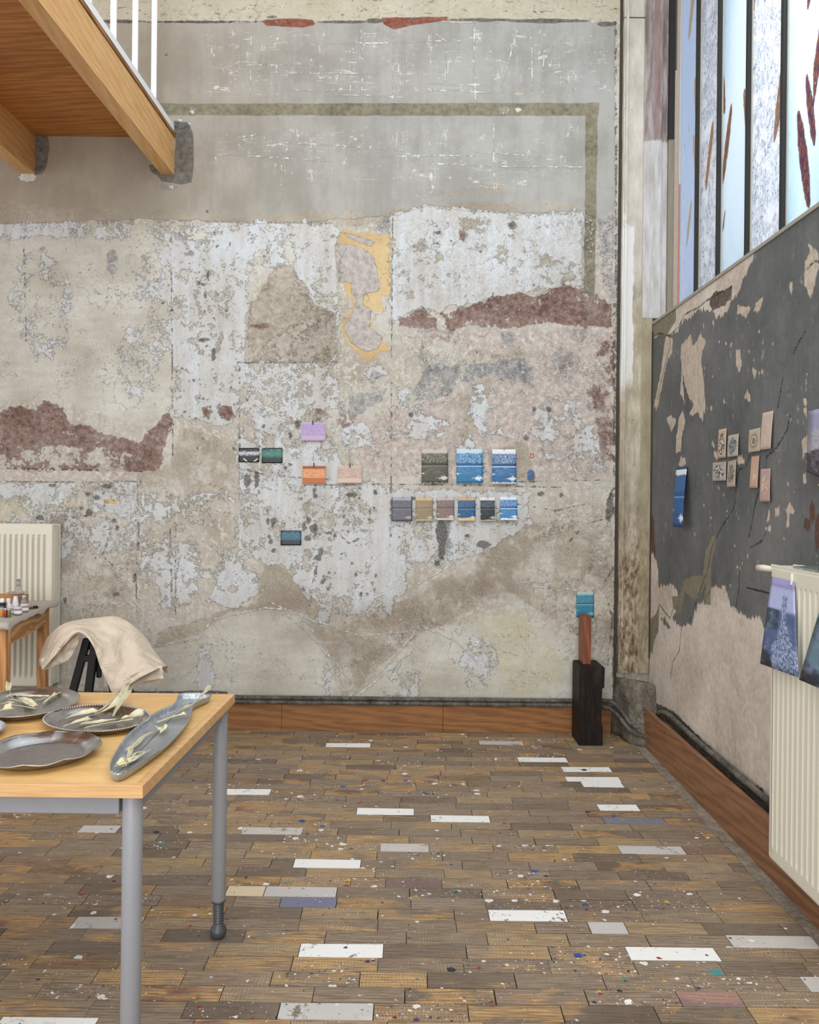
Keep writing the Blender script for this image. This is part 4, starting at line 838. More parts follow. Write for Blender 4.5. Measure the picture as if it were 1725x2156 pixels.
# balusters at the photo's spacing
zr = ztop+0.075; ybs = []
for px, py in ((239, 72), (286, 138), (325, 196)):
    # where the sight line meets the vertical plane of the railing
    for Y in np.arange(2.0, 4.6, 0.002):
        if PY(px, 100, Y).x <= bx1-0.02-0.0235*(YB-Y): break
    ybs.append(float(Y))
stp = (ybs[2]-ybs[0])/2; Y = ybs[2]
while Y > 0.8:
    x = bx1-0.021-0.0235*(YB-Y); bm = bmesh.new(); box(bm, (x-0.014, Y-0.006, zr-0.001), (x+0.014, Y+0.006, ztop+0.951), 0.001)
    bm_obj('baluster', bm, WM, mz); Y -= stp

# ================================================================ radiators
def radiator(name, label, origin, ux, nrm, length, z0, z1, pitch, mat, depth=0.10, ribw=0.45, amp=0.016):
    """origin = corner of the front face at one end, ux along, nrm towards the room"""
    t = thing(name, label, 'radiator', (origin[0], origin[1], z0)); O = Vector((origin[0], origin[1], 0)); ux = Vector(ux); nrm = Vector(nrm)
    n = int((length-0.05)/pitch); length = n*pitch+0.05; us = [0, 0.004, 0.012, 0.028]; ds = [-.012, -0.003, 0, 0]
    for i in range(n):
        b = 0.025+i*pitch
        for f, d in ((0.0, 0), (0.12, 0), (0.26, -amp), (0.5, -amp), (0.64, 0)): us.append(b+f*pitch); ds.append(d)
    us += [length-0.028, length-0.012, length-.004, length]; ds += [0, 0, -.003, -.012]
    zs = [z0, z0+.004, z0+.012, z0+.045, z0+.055, z0+0.075, z1-.085, z1-.065, z1-.055, z1-.012, z1-.004, z1]; env = [0, 0, 0, 0, .5, 1, 1, .5, 0, 0, 0, 0]; ed = [-.012, -.003, 0, 0, 0, 0, 0, 0, 0, 0, -.003, -.012]
    V_ = []; 
    for z, e, q in zip(zs, env, ed):
        for u, d in zip(us, ds):
            dd = d*e if d == -amp else d
            V_.append(O+ux*u+nrm*(dd+q)+Vector((0, 0, z)))
    m_ = len(us); Fq = [(j*m_+i, j*m_+i+1, (j+1)*m_+i+1, (j+1)*m_+i) for j in range(len(zs)-1) for i in range(m_-1)]
    solid(mesh_obj('front_panel', V_, Fq, mat, t), 0.0015, -1)
    rb = [v-nrm*(depth-0.012) for v in V_]
    solid(mesh_obj('rear_panel', rb, Fq, mat, t), 0.0015, 1)
    for nm_, u in (('side_cover', 0.001), ('side_cover', length-0.001)):
        bm = bmesh.new(); a = O+ux*u-nrm*0.012; b = O+ux*u-nrm*(depth-0.012)
        c3 = [a-ux*.001, a+ux*.001, b+ux*.001, b-ux*.001]; hexa(bm, [v+Vector((0, 0, z0+.012)) for v in c3], [v+Vector((0, 0, z1-.006)) for v in c3])
        for k in (0.3, 0.62):   # pressed vertical folds
            cc = a.lerp(b, k); sgn = -1 if u < .01 else 1
            c4 = [cc-nrm*.008, cc+nrm*.008, cc+nrm*.008+ux*.004*sgn, cc-nrm*.008+ux*.004*sgn]; hexa(bm, [v+Vector((0, 0, z0+.03)) for v in c4], [v+Vector((0, 0, z1-.03)) for v in c4])
        bm_obj(nm_, bm, mat, t)
    bm = bmesh.new()
    a = O-nrm*0.006; 
    for k in range(int(length/0.012)):
        p = a+ux*(0.006+k*0.012); q = p-nrm*(depth-.022); bar(bm, p+Vector((0, 0, z1-.006)), q+Vector((0, 0, z1-.006)), 0.004, 0.010)
    for d_ in (0.0, depth-.024):
        p = a-nrm*d_; bar(bm, p+Vector((0, 0, z1-.003)), p+ux*length+Vector((0, 0, z1-.003)), 0.010, 0.012, bevel=.002)
    bm_obj('top_grille', bm, mat, t)
    return t
RM = plain('cream enamel radiator', '#D3CEBE', 0.42, 0, 0.0, 0.02)
rl_top = PY(100, 1105, 4.5).z; rl_bot = PY(100, 1447, 4.5).z; rlx = PY(109, 1250, 4.5).x
radL = radiator('radiator', 'cream ribbed radiator on the back wall behind the small wooden table', (rlx-(35*.0322+.05), 4.50), (1, 0, 0), (0, -1, 0), 35*.0322+.0501, rl_bot, rl_top, 0.0322, RM, 0.105)
XRAD = 1.25; yr0 = PX(1620, 1450, XRAD).y
rr_top = PX(1626, 1190, XRAD).z; rr_bot = PX(1615, 1803, XRAD).z
radR = radiator('radiator', 'tall cream ribbed radiator on the right wall with ice photographs taped to it', (XRAD, yr0), (0, -1, 0), (-1, 0, 0), 1.6, rr_bot, rr_top, 0.0335, RM, 0.10, amp=.007)
# bleed valve boss at the end of the right radiator
pv = PX(1609, 1196, XRAD+0.03)
bm = bmesh.new(); tube(bm, [pv+Vector((-.004, 0.035, -.003)), pv+Vector((0, 0, 0)), pv+Vector((.01, -.05, .0))], [0.013, 0.012, 0.010], 16)
v_ = bm_obj('valve_boss', bm, RM, radR, True)
bm = bmesh.new(); q_ = pv+Vector((-.004, .0355, -.003)); tube(bm, [q_+Vector((-.008, 0, 0)), q_+Vector((-.012, 0.0, 0))], 0.006, 12)
tube(bm, [q_+Vector((0, .0, 0)), q_+Vector((0, .003, 0))], 0.0055, 12); bm_obj('bleed_screw', bm, plain('dark screw', '#4A4842', .5), v_)
# small bracket on left radiator
bm = bmesh.new(); p_ = PY(117, 1118, 4.56); box(bm, p_-Vector((.004, .012, .02)), p_+Vector((.004, .012, .02)), .002); bm_obj('bracket', bm, plain('dark bracket', '#5A554C', .6), radL)
# rusty feed stains not modelled; glass offcut lying on the right radiator
GMt = G('greenish clear glass'); GMt = GMt.bsdf((0.55, 0.68, 0.62, 1), 0.05, 0, None, Transmission_Weight=0.85, IOR=1.5)
bm = bmesh.new(); ya = PX(1683, 1190, XRAD+.02).y; box(bm, (XRAD+0.0, 1.9, rr_top+0.004), (XRAD+0.095, ya, rr_top+0.010), 0.0005)
o = bm_obj('glass_sheet', bm, GMt); tag(o, 'greenish clear glass sheet lying on top of the right radiator', 'glass sheet')
# ================================================================ prints
def seascape(name, sky, tl, td, line, water, deep, cloud, border, bw=0.04, contrast=1.0, seed=0, side=0.0, topband=False):
    g = G(name); U = g.co('UV'); s = g.sep(U); u, v = s[0], s[1]; Q = g.vm('ADD', U, (seed*3.1, seed*1.7, 0))
    n = g.noise(Q, 9, 6, 0.7); nf = g.noise(Q, 26, 5, 0.7); nh = g.noise(g.sc(Q, (0.6, 5, 1)), 7, 5, 0.65)
    jag = g.m('MULTIPLY', g.m('SUBTRACT', g.noise(g.sc(Q, (1, .2, 1)), 16, 3, .7), .5), 0.10)
    swirl = g.wave(g.vm('ADD', Q, g.sc(g.noise(Q, 7, 3, .6, col=True), (.4, .4, .4))), 7, 5, 3, 2, 'DIAGONAL')
    c = g.mix(g.ss(g.m('ADD', g.m('MULTIPLY', nh, .6), g.m('MULTIPLY', nf, .4)), 0.43, 0.57), g.mix(.25, water, tl), deep)
    c = g.mix(g.ss(v, 0.30, 0.20), c, g.mix(g.ss(nf, .35, .65), deep, water))
    tree = g.mix(g.ss(g.m('ADD', g.m('MULTIPLY', swirl, .4), g.m('MULTIPLY', nf, .6)), 0.42, 0.6), td, tl)
    vj = g.m('ADD', v, jag)
    c = g.mix(g.ss(v, 0.475, 0.49), c, line); c = g.mix(g.ss(v, 0.50, 0.515), c, td)
    c = g.mix(g.ss(g.m('ADD', v, g.m('MULTIPLY', g.m('SUBTRACT', n, .5), .16)), 0.575, 0.60), c, tree)
    c = g.mix(g.ss(vj, 0.865, 0.875), c, sky)
    cl = g.m('ADD', g.m('ABSOLUTE', g.m('MULTIPLY', g.m('SUBTRACT', v, 0.15), 2.6)), g.m('ABSOLUTE', g.m('MULTIPLY', g.m('SUBTRACT', u, 0.84), 0.75)))
    c = g.mix(g.ss(g.m('ADD', cl, g.m('MULTIPLY', g.m('SUBTRACT', nf, .5), .9)), 0.17, 0.14), c, cloud)
    c2 = g.m('ADD', g.m('ABSOLUTE', g.m('MULTIPLY', g.m('SUBTRACT', v, 0.28), 5)), g.m('ABSOLUTE', g.m('MULTIPLY', g.m('SUBTRACT', u, 0.04), 1.3)))
    c = g.mix(g.ss(g.m('ADD', c2, g.m('MULTIPLY', g.m('SUBTRACT', nf, .5), .9)), 0.12, 0.10), c, cloud)
    c = g.mix(g.ss(g.m('ADD', v, g.m('MULTIPLY', jag, 1.6)), bw+.01, bw-.01), c, border)
    if topband: c = g.mix(g.ss(v, .955, .965), c, border)
    if side: c = g.mix(g.m('MAXIMUM', g.ss(g.m('ADD', u, g.m('MULTIPLY', jag, .2)), side+.01, side-.01), g.ss(g.m('ADD', u, g.m('MULTIPLY', jag, .2)), 1-side-.01, 1-side+.01)), c, border)
    return g.bsdf(c, 0.45, 0, g.bump(nf, 0.0004), Specular_IOR_Level=0.35)
def ridge_print(name, top, bot, line, light, seed=0, thr=0.5, wid=0.018, blotch=None, edge=None):
    g = G(name); U = g.co('UV'); s = g.sep(U); u, v = s[0], s[1]; Q = g.vm('ADD', U, (seed*2.3, seed*4.1, 0))
    n = g.noise(g.sc(Q, (1, 1.5, 1)), 5, 7, 0.72); nf = g.noise(Q, 22, 5, 0.7)
    c = g.mix(g.m('ADD', v, g.m('MULTIPLY', g.m('SUBTRACT', n, .5), .5)), bot, top)
    lnm = g.m('LESS_THAN', g.m('ABSOLUTE', g.m('SUBTRACT', n, thr)), wid)
    band = g.m('MULTIPLY', g.ss(v, 0.30, 0.36), g.ss(v, 0.86, 0.78))
    if blotch: c = g.mix(g.m('MULTIPLY', g.m('MULTIPLY', g.ss(g.m('ADD', n, g.m('MULTIPLY', nf, .4)), 0.66, 0.72), band), 1), c, blotch)
    c = g.mix(g.m('MULTIPLY', g.m('MULTIPLY', lnm, band), .85), c, line)
    c = g.mix(g.m('MULTIPLY', g.m('LESS_THAN', g.m('ABSOLUTE', g.m('SUBTRACT', v, g.m('ADD', .33, g.m('MULTIPLY', g.m('SUBTRACT', n, .5), .1)))), .012), .7), c, line)
    if light: c = g.mix(g.m('MULTIPLY', g.ss(nf, 0.6, 0.66), .5), c, light)
    if edge:
        e = g.m('MINIMUM', g.m('MINIMUM', u, g.m('SUBTRACT', 1, u)), g.m('MINIMUM', v, g.m('SUBTRACT', 1, v))); c = g.mix(g.ss(e, 0.03, 0.02), c, edge)
    return g.bsdf(c, 0.45, 0, None, Specular_IOR_Level=0.4)
def blob_print(name, paper, ink, ink2, kind, seed=0):
    g = G(name); U = g.co('UV'); s = g.sep(U); u, v = s[0], s[1]; Q = g.vm('ADD', g.sc(U, (1, 1.4, 1)), (seed*2.9, seed*1.1, 0))
    n = g.noise(Q, 4, 5, 0.65, 1.0); nf = g.noise(Q, 20, 4, .6)
    r = g.m('SQRT', g.m('ADD', g.m('POWER', g.m('MULTIPLY', g.m('SUBTRACT', u, .5), 2.3), 2), g.m('POWER', g.m('MULTIPLY', g.m('SUBTRACT', v, .48), 2.35), 2)))
    c = g.mix(g.ss(nf, .3, .7), paper, g.mix(0.12, paper, '#8F7A68'))
    m_ = g.ss(g.m('ADD', r, g.m('MULTIPLY', g.m('SUBTRACT', n, .5), 1.2)), 0.86, 0.82)
    if kind == 'ink':
        w = g.wave(g.vm('ADD', Q, g.sc(g.noise(Q, 3, 3, .6, col=True), (.8, .8, 0))), 3, 4, 2, 1, 'X')
        c = g.mix(g.m('MULTIPLY', m_, g.ss(w, 0.18, 0.26)), c, g.mix(g.ss(n, .50, .54), ink, ink2))
    elif kind == 'heart':
        c = g.mix(g.ss(r, 1.0, 0.5, 0, .8), c, ink); ring = g.m('LESS_THAN', g.m('ABSOLUTE', g.m('SUBTRACT', g.m('ADD', r, g.m('MULTIPLY', g.m('SUBTRACT', n, .5), .4)), 0.45)), 0.06); c = g.mix(ring, c, ink2)
    else: c = g.mix(g.m('MULTIPLY', m_, g.ss(n, .5, .62, 0, .8)), c, ink2); c = g.mix(g.ss(n, .5, .36, 0, .5), c, ink)
    return g.bsdf(c, 0.6)
PIN = plain('thin steel wire', '#6A6864', 0.35, 0.8)
def sheet(name, label, cat, corners, mat, bulge=0.008, curl=0.01, nrm=(0, -1, 0), group=None, n=12, sideb=0.0):
    """TL,TR,BR,BL corners in space; bulges away from what it hangs on"""
    TL, TR, BR, BL = [Vector(c) for c in corners]; nrm = Vector(nrm); V_ = []; uv = []
    for j in range(n+1):
        v = j/n
        for i in range(n+1):
            u = i/n; p = (BL*(1-u)+BR*u)*(1-v)+(TL*(1-u)+TR*u)*v
            V_.append(p+nrm*(bulge*math.sin(math.pi*(1-v)*.75)*(0.6+0.4*math.sin(math.pi*u))+curl*(1-v)**3+sideb*(2*u-1)**2)); uv.append((u, v))
    Fq = [(j*(n+1)+i, j*(n+1)+i+1, (j+1)*(n+1)+i+1, (j+1)*(n+1)+i) for j in range(n) for i in range(n)]
    o = mesh_obj(name, V_, Fq, mat, None, True, uv); solid(o, 0.0005)
    tag(o, label, cat, group); return o
def clip(parent, p, nrm=(0, -1, 0), r=0.0035, hgt=0.02):
    nrm = Vector(nrm); ux = Vector((0, 0, 1)).cross(nrm).normalized(); p = Vector(p)
    pts = [p+ux*(r*math.cos(a))+Vector((0, 0, (hgt/2-r)*(1 if math.sin(a) > 0 else -1)+r*math.sin(a)))+nrm*0.003 for a in np.linspace(0, 2*math.pi, 15)]
    bm = bmesh.new(); tube(bm, pts, 0.0006, 6, False); c = bm_obj('paper_clip', bm, PIN, None, True); c.parent = parent; return c
def wall_print(name, label, box4, mat, off=0.006, bulge=0.006, curl=0.008, clipx=None, cat='print', tilt=0):
    x0, y0, x1, y1 = box4
    c = [PY(x0, y0+tilt, YB-off), PY(x1, y0, YB-off), PY(x1-tilt, y1, YB-off), PY(x0-tilt, y1, YB-off)]
    o = sheet(name, label, cat, c, mat, bulge, curl)
    if clipx: clip(o, PY(clipx, y0-1, YB-off-0.001))
    return o
Wt = '#D8DADC'
wall_print('seascape_print', 'large olive-brown lake print, left of the upper row of three', (888, 945, 943.5, 1017), seascape('lake print olive', '#B3AEA4', '#8E8774', '#2F3A33', '#8F7D6A', '#5B5A4B', '#3A423B', '#C9C2B4', '#C4BDAE', .015, seed=1), clipx=916)
wall_print('seascape_print', 'large mid-blue lake print, middle of the upper row of three', (961.5, 945, 1017, 1018), seascape('lake print mid blue', '#B5C9D4', '#86AFCC', '#1D5488', '#A8CBE0', '#2E749F', '#246792', '#D5DEE2', '#C4CFD6', .01, seed=2), clipx=990)
wall_print('seascape_print', 'large blue-white lake print with ragged white foot, right of the upper three', (1036.5, 946, 1087, 1019), seascape('lake print deep blue', '#D3D6DC', '#9FB2CC', '#184C76', '#C4D6E8', '#286A9A', '#1B5686', Wt, Wt, .045, seed=3), clipx=1062, curl=.016)
wall_print('seascape_print', 'grey-violet monochrome lake print, leftmost of the lower row of six', (825, 1047, 868, 1097), seascape('lake print grey violet', '#9A9BA6', '#74747C', '#4E4E56', '#84848C', '#66666E', '#585860', '#9A9AA2', '#4A4A52', .015, seed=4, side=.04), clipx=848)
wall_print('seascape_print', 'sandy ochre lake print in the lower row, second from left', (875.5, 1047, 911.5, 1097), seascape('lake print ochre', '#C3A682', '#A38C6C', '#7B705A', '#A0937A', '#8A7F66', '#807358', '#BDAC90', '#C6B89E', .07, seed=5), clipx=894)
wall_print('seascape_print', 'dusty pink-brown lake print in the lower row between the ochre and the orange-edged ones', (920, 1047, 956.5, 1095), seascape('lake print pink brown', '#B9A6A8', '#8F7E78', '#66554F', '#87766E', '#806F67', '#6F5F58', '#CDBDB4', '#D5CCC6', .08, seed=6), clipx=940, curl=.015)
wall_print('seascape_print', 'blue lake print with tan sky and tan ragged foot in the lower row', (964.5, 1047, 1001, 1097), seascape('lake print tan sky', '#C39D74', '#4E7697', '#1E3F63', '#6C93AE', '#24547F', '#1C466F', '#B9C2C4', '#D0B592', .13, seed=7), clipx=984, curl=.014)
wall_print('seascape_print', 'near-black lake print with white sky in the lower row', (1009.5, 1047, 1044, 1097), seascape('lake print near black', '#CFCDC8', '#5C6B72', '#1E2C34', '#55626A', '#18222C', '#141B24', '#A8ADAC', '#C5B7A6', .055, seed=8, side=.05), clipx=1027, curl=.014)
wall_print('seascape_print', 'bright blue lake print with white border, rightmost of the lower row of six', (1053, 1046, 1089, 1095), seascape('lake print bright blue', '#D0D8E2', '#8CB0CF', '#23568C', '#CFE2F0', '#3479A8', '#286C9C', Wt, '#DCE0E4', .08, seed=9), clipx=1071.5, curl=.022)
wall_print('teal_print', 'small teal lake print on the back wall above the brown wooden stick', (1214, 1246, 1251, 1300), seascape('lake print teal', '#9DB0AC', '#5E97A0', '#1C6C8C', '#94B4B4', '#2C7C98', '#1F6C8A', '#7FA8B0', '#1F6A8A', .02, seed=10, side=.03), off=.003, bulge=.001, curl=.001, tilt=0)
# arched little blue print
bm = bmesh.new(); pts = []
for k in range(13):
    a = math.pi*k/12; pts.append((1118+6.8*math.cos(a), 996-6.8*math.sin(a)))
pts = [(1124.8, 1009.5)]+pts+[(1111.4, 1009.5)]
fr = [bm.verts.new(PY(x, y, YB-.005-(.012 if y > 1005 else 0))) for x, y in pts]; bm.faces.new(fr)
bmesh.ops.triangulate(bm, faces=bm.faces[:])
g = G('deep blue cyanotype'); n = g.noise(g.co(), 60, 5, .7); bmt = g.bsdf(g.ramp(n, [(.4, '#1E3C62'), (.6, '#3A6288')]), .5)
o = bm_obj('arched_print', bm, bmt); solid(o, .0006); tag(o, 'tiny dark blue arch-topped print right of the three large lake prints', 'print')
o = wall_print('sticker', 'tiny red label with white marks above the arched blue print', (1117, 954.5, 1124.3, 963.5), plain('red sticker', '#A6303C', .5), off=.002, bulge=0, curl=0, cat='sticker')
bm = bmesh.new()
for y, w in ((956.6, 1.0), (959.2, 2.2), (961.6, 2.4)): a = PY(1120.6-w, y+.5, YB-.0024); b = PY(1120.6+w, y-.6, YB-.0024); box(bm, a, b+Vector((0, -.0004, 0)))
c = bm_obj('marks', bm, plain('white ink', '#E6DAD8', .5)); c.parent = o

def mono(name, dark, light, mid=None, seed=0, hi='#D8DCDD', amt=.55):
    g = G(name); U = g.co('UV'); s = g.sep(U); Q = g.vm('ADD', U, (seed*2.3, seed*4.1, 0)); n = g.noise(g.sc(Q, (1, 1.7, 1)), 6, 7, .75); nf = g.noise(Q, 20, 6, .75)
    v = s[1]; k = g.m('ADD', g.m('MULTIPLY', n, .5), g.m('MULTIPLY', nf, .5)); band = g.m('SUBTRACT', 1, g.m('ABSOLUTE', g.m('MULTIPLY', g.m('SUBTRACT', v, .62), 1.6)))
    c = g.mix(g.ss(g.m('MULTIPLY', k, g.m('ADD', band, .3)), amt-.03, amt+.06), dark, light)
    if mid: c = g.mix(g.m('MULTIPLY', g.ss(n, .5, .62), g.ss(v, .45, .6, 0, .8)), c, mid)
    if hi:
        for (a, b_, sl) in ((.32, .16, .8), (.84, .15, -.9)):
            d = g.m('ABSOLUTE', g.m('SUBTRACT', g.m('SUBTRACT', s[0], a), g.m('MULTIPLY', g.m('SUBTRACT', v, b_), -sl)))
            c = g.mix(g.m('MULTIPLY', g.ss(d, .05, .02), g.ss(g.m('ABSOLUTE', g.m('SUBTRACT', v, b_)), .12, .08)), c, hi)
    return g.bsdf(c, .35, 0, None, Specular_IOR_Level=.4)
wall_print('landscape_print', 'small black and white mountain print, left of the dark pair', (502.5, 943, 546, 973), mono('mono print', '#17171A', '#B9B9C0', None, 1), off=.003, bulge=0, curl=.002)
wall_print('landscape_print', 'small green and black mountain print, right of the dark pair', (551.5, 943, 595, 975), mono('green print', '#0F1C1B', '#2E6B62', '#5FA096', 2, None, .45), off=.003, bulge=0, curl=.002)
wall_print('landscape_print', 'small dark teal sky print hanging alone below the others', (591, 1117, 634.5, 1148), mono('teal night print', '#0C1E26', '#2C5E74', '#6D8CA0', 5, None, .42), off=.003, bulge=0, curl=.002)
for lab, bx_, cx_, y_, m_ in (('lilac mountain print hung from a thread, topmost on the wall', (634.5, 890.5, 686, 928), 659, 862, ridge_print('lilac print', '#A58CBE', '#B7A0BE', '#6B5C86', None, 1, .5, .008, None, '#C8BFCE')),
                        ('burnt orange mountain print hanging below the lilac one', (636.5, 980.5, 686.5, 1018), 661, 951, ridge_print('orange print', '#8C4520', '#B4683A', '#E0A374', '#C98A5C', 3, .47, .03, '#CC9064', '#CDB08F')),
                        ('pale pink mountain print hanging right of the burnt orange one', (711, 981, 763, 1017.5), 737, 945, ridge_print('pale pink print', '#BBA092', '#C9B0A2', '#6E625C', None, 5, .49, .018, None, '#CFC0B4'))):
    o = wall_print('landscape_print', lab, bx_, m_, off=.008, bulge=.004, curl=.006)
    bm = bmesh.new(); a = PY(cx_-1.5, y_, YB-.004); b = PY(cx_, bx_[1]+2, YB-.011); tube(bm, [a, a.lerp(b, .5)+Vector((.002, 0, 0)), b], .0007, 6)
    c = bm_obj('hanging_wire', bm, PIN); c.parent = o
    bm = bmesh.new(); box(bm, PY(cx_-1.2, bx_[1]+3.5, YB-.0115), PY(cx_+1.2, bx_[1]-6, YB-.0145)); c = bm_obj('bulldog_clip', bm, plain('dark clip', '#33302E', .4, .5)); c.parent = o

# ---- right wall papers
def pr(pts, off=0.004, offb=None):
    offb = off if offb is None else offb
    q = [(1380+x/5, 840+y/5) for x, y in pts]; return [PX(*q[0], XR-off), PX(*q[1], XR-off), PX(*q[2], XR-offb), PX(*q[3], XR-offb)]
NR = (-1, 0, 0)
sheet('cyanotype_strip', 'long deep blue lake strip hanging alone on the grey wall near the corner', 'print', pr([(222, 725), (335, 712), (300, 1355), (195, 1345)], .006, .05), seascape('strip print', '#D2D8DA', '#3E6D9C', '#1C4A80', '#5E8DB0', '#1F568F', '#184A82', '#D6DADA', '#173E70', .05, seed=11, topband=True), .012, 0, NR)
for lab, pts, m_ in (('tan card with blue-black wavy figure, upper left of the four inked cards', [(668, 325), (752, 308), (745, 618), (658, 625)], blob_print('card a', '#B89F8A', '#232A3C', '#D8D2C8', 'ink', 1)),
                     ('grey card with blue-black hill shape, upper right of the four inked cards', [(768, 388), (880, 365), (875, 600), (760, 615)], blob_print('card b', '#A8A295', '#283446', '#5C7186', 'ink', 2)),
                     ('grey card with dark stripes and white drops, lower left of the four inked cards', [(605, 672), (748, 655), (748, 860), (603, 865)], blob_print('card c', '#A69C90', '#1F2B44', '#C8C6C0', 'ink', 3)),
                     ('narrow grey card with swirling dark figure, lower right of the four inked cards', [(765, 655), (855, 635), (845, 925), (757, 930)], blob_print('card d', '#A89C8C', '#3A3B42', '#8C857C', 'ink', 4)),
                     ('beige card with a brown smoky heart, left of the blank pinkish card', [(988, 330), (1110, 300), (1103, 550), (982, 568)], blob_print('card e', '#AFA08E', '#6E5F4E', '#CFC0A8', 'heart', 5)),
                     ('tall blank pinkish card, topmost on the grey wall', [(1130, 150), (1245, 122), (1218, 525), (1103, 540)], blob_print('card f', '#BDA99C', '#B09A8E', '#C8B8AA', 'plain', 6)),
                     ('narrow tan card with faint cream mark below the heart card', [(1015, 605), (1097, 595), (1080, 938), (995, 938)], blob_print('card g', '#BB9C86', '#B59480', '#D8C4A8', 'plain', 7)),
                     ('narrow rosy card with cream cloud, lowest of the pink cards', [(1110, 740), (1215, 730), (1210, 1083), (1103, 1083)], blob_print('card h', '#B0938A', '#A08894', '#DCC8AC', 'plain', 8))):
    sheet('card_print', lab, 'print', pr(pts, .003, .010), m_, .003, 0, NR)
def ice_mat(name, seed, top, ice, dark, mid):
    g = G(name); U = g.co('UV'); s = g.sep(U); u, v = s[0], s[1]; Q = g.vm('ADD', g.sc(U, (1, 1.8, 1)), (seed*2.9, seed*1.1, 0))
    n = g.noise(Q, 2.2, 3, .5, .6); nf = g.noise(g.sc(Q, (1, .7, 1)), 20, 6, .7); n2 = g.noise(Q, 5, 5, .6)
    c = g.mix(g.ss(v, .86, .92), mid, top); c = g.mix(g.m('MULTIPLY', g.ss(v, .62, .68), g.ss(v, .92, .88)), c, ice)
    c = g.mix(g.m('MULTIPLY', g.ss(g.m('ADD', u, g.m('MULTIPLY', n, .3)), .62, .56), g.m('MULTIPLY', g.ss(v, .66, .64), g.ss(v, .40, .46))), c, dark)
    c = g.mix(g.m('MULTIPLY', g.ss(u, .48, .40), g.ss(g.m('ADD', v, g.m('MULTIPLY', u, .3)), .24, .18)), c, '#1D2838')
    cx_ = g.m('ADD', .62, g.m('MULTIPLY', g.m('SUBTRACT', v, .5), -0.02)); wdt = g.m('ADD', .07, g.ss(v, .60, .05, 0, .30))
    d = g.m('SUBTRACT', g.m('ABSOLUTE', g.m('SUBTRACT', u, g.m('ADD', cx_, g.m('MULTIPLY', g.m('SUBTRACT', n, .5), .3)))), wdt)
    fig = g.m('MULTIPLY', g.ss(d, .02, -.02), g.ss(v, .84, .80))
    c = g.mix(fig, c, g.mix(g.ss(nf, .4, .62), '#3C4E72', '#A0B0D0')); c = g.mix(g.ss(n2, .45, .7, 0, .4), c, '#8F9CC0')
    return g.bsdf(c, .3, 0, None, Specular_IOR_Level=.5)
a = sheet('ice_photograph', 'hanging colour photograph of blue ice, left one taped on the right radiator', 'photograph', [PX(1626, 1213.7, XRAD-.004), PX(1673, 1225, XRAD-.004), PX(1684, 1427, XRAD-.022), PX(1602, 1397, XRAD-.045)], ice_mat('ice photo one', 1, '#8E88B4', '#A7AFD6', '#1E3A48', '#44567E'), .004, 0, NR)
bm = bmesh.new(); box(bm, PX(1664, 1231, XRAD-.008), PX(1671, 1208, XRAD-.001)); c = bm_obj('tape', bm, plain('masking tape', '#DDD9CE', .6)); c.parent = a
sheet('ice_photograph', 'curling grey-blue ice photograph cut by the frame, right one on the right radiator', 'photograph', [PX(1745, 1225, XRAD-.004), PX(1900, 1262, XRAD-.004), PX(1850, 1500, XRAD-.02), PX(1684, 1431, XRAD-.045)], ice_mat('ice photo two', 4, '#7F8FAE', '#6E87A0', '#3C5460', '#5B7684'), .004, 0, NR)
g = G('snow crevasse photo'); U = g.co('UV'); s = g.sep(U); n = g.noise(U, 3, 6, .65, .8); nf = g.noise(U, 18, 5, .7)
c = g.mix(g.ss(s[1], .68, .72), g.ramp(g.m('ADD', g.m('MULTIPLY', n, .6), g.m('MULTIPLY', nf, .4)), [(.38, '#4B4A55'), (.46, '#8E8D98'), (.6, '#B5B4BF')]), '#8D8DA8')
c = g.mix(g.ss(g.m('ADD', g.m('SUBTRACT', s[1], g.m('MULTIPLY', s[0], .8)), g.m('MULTIPLY', g.m('SUBTRACT', nf, .5), .1)), .32, .29), c, g.ramp(nf, [(.4, '#272329'), (.65, '#6E6670')]))
sm = g.bsdf(c, .35)
sheet('snow_photograph', 'curling grey snow crevasse photograph at the right edge of the picture on the dark wall', 'photograph', [PX(1706, 866, XR-.03), PX(1900, 815, XR-.01), PX(1900, 1080, XR-.01), PX(1703, 994, XR-.035)], sm, .006, 0, NR, sideb=.004)

# ================================================================ timber post with stick
g = G('charred oak post'); P = g.co(); w = g.noise(g.sc(P, (1, 1, .1)), 50, 5, .7); n = g.noise(P, 7, 5, .6)
PMt = g.bsdf(g.mix(g.ss(w, .35, .7), '#100B09', g.mix(g.ss(n, .4, .65), '#1C1410', '#35271F')), .6, 0, g.bump(w, .003), Specular_IOR_Level=.25)
yf = PZ(1240, 1570, 0).y; Zt = PY(1245, 1404, yf).z
xl, xr = PY(1220, 1500, yf).x, PY(1270, 1500, yf).x; xr2 = PY(1274, 1410, yf).x
D_ = 0.188
bm = bmesh.new()
prof = [(xl, 0), (xr, 0), (xr, 0.10), (xr-.008, .13), (xr-.006, Zt-.12), (xr2-.003, Zt-.115), (xr2, Zt-.01), (xr2-.006, Zt), (xl+.006, Zt), (xl, Zt-.01)]
dx = -(PY(1220, 1500, yf).x-PY(1205, 1480, yf+D_).x)*0   # square to the room
f = [bm.verts.new((x, yf, z)) for x, z in prof]; b = [bm.verts.new((x, yf+D_, z)) for x, z in prof]
bm.faces.new(f[::-1]); bm.faces.new(b)
for i in range(len(f)): bm.faces.new((f[i], f[(i+1) % len(f)], b[(i+1) % len(f)], b[i]))
o = bm_obj('timber_post', bm, PMt); tag(o, 'short thick dark brown notched timber standing against the back wall by the corner', 'timber post')
bm = bmesh.new(); ys_ = yf+.07; x0 = PY(1228, 1390, ys_).x; x1 = PY(1244.5, 1390, ys_).x; zt = PY(1240, 1298, ys_).z
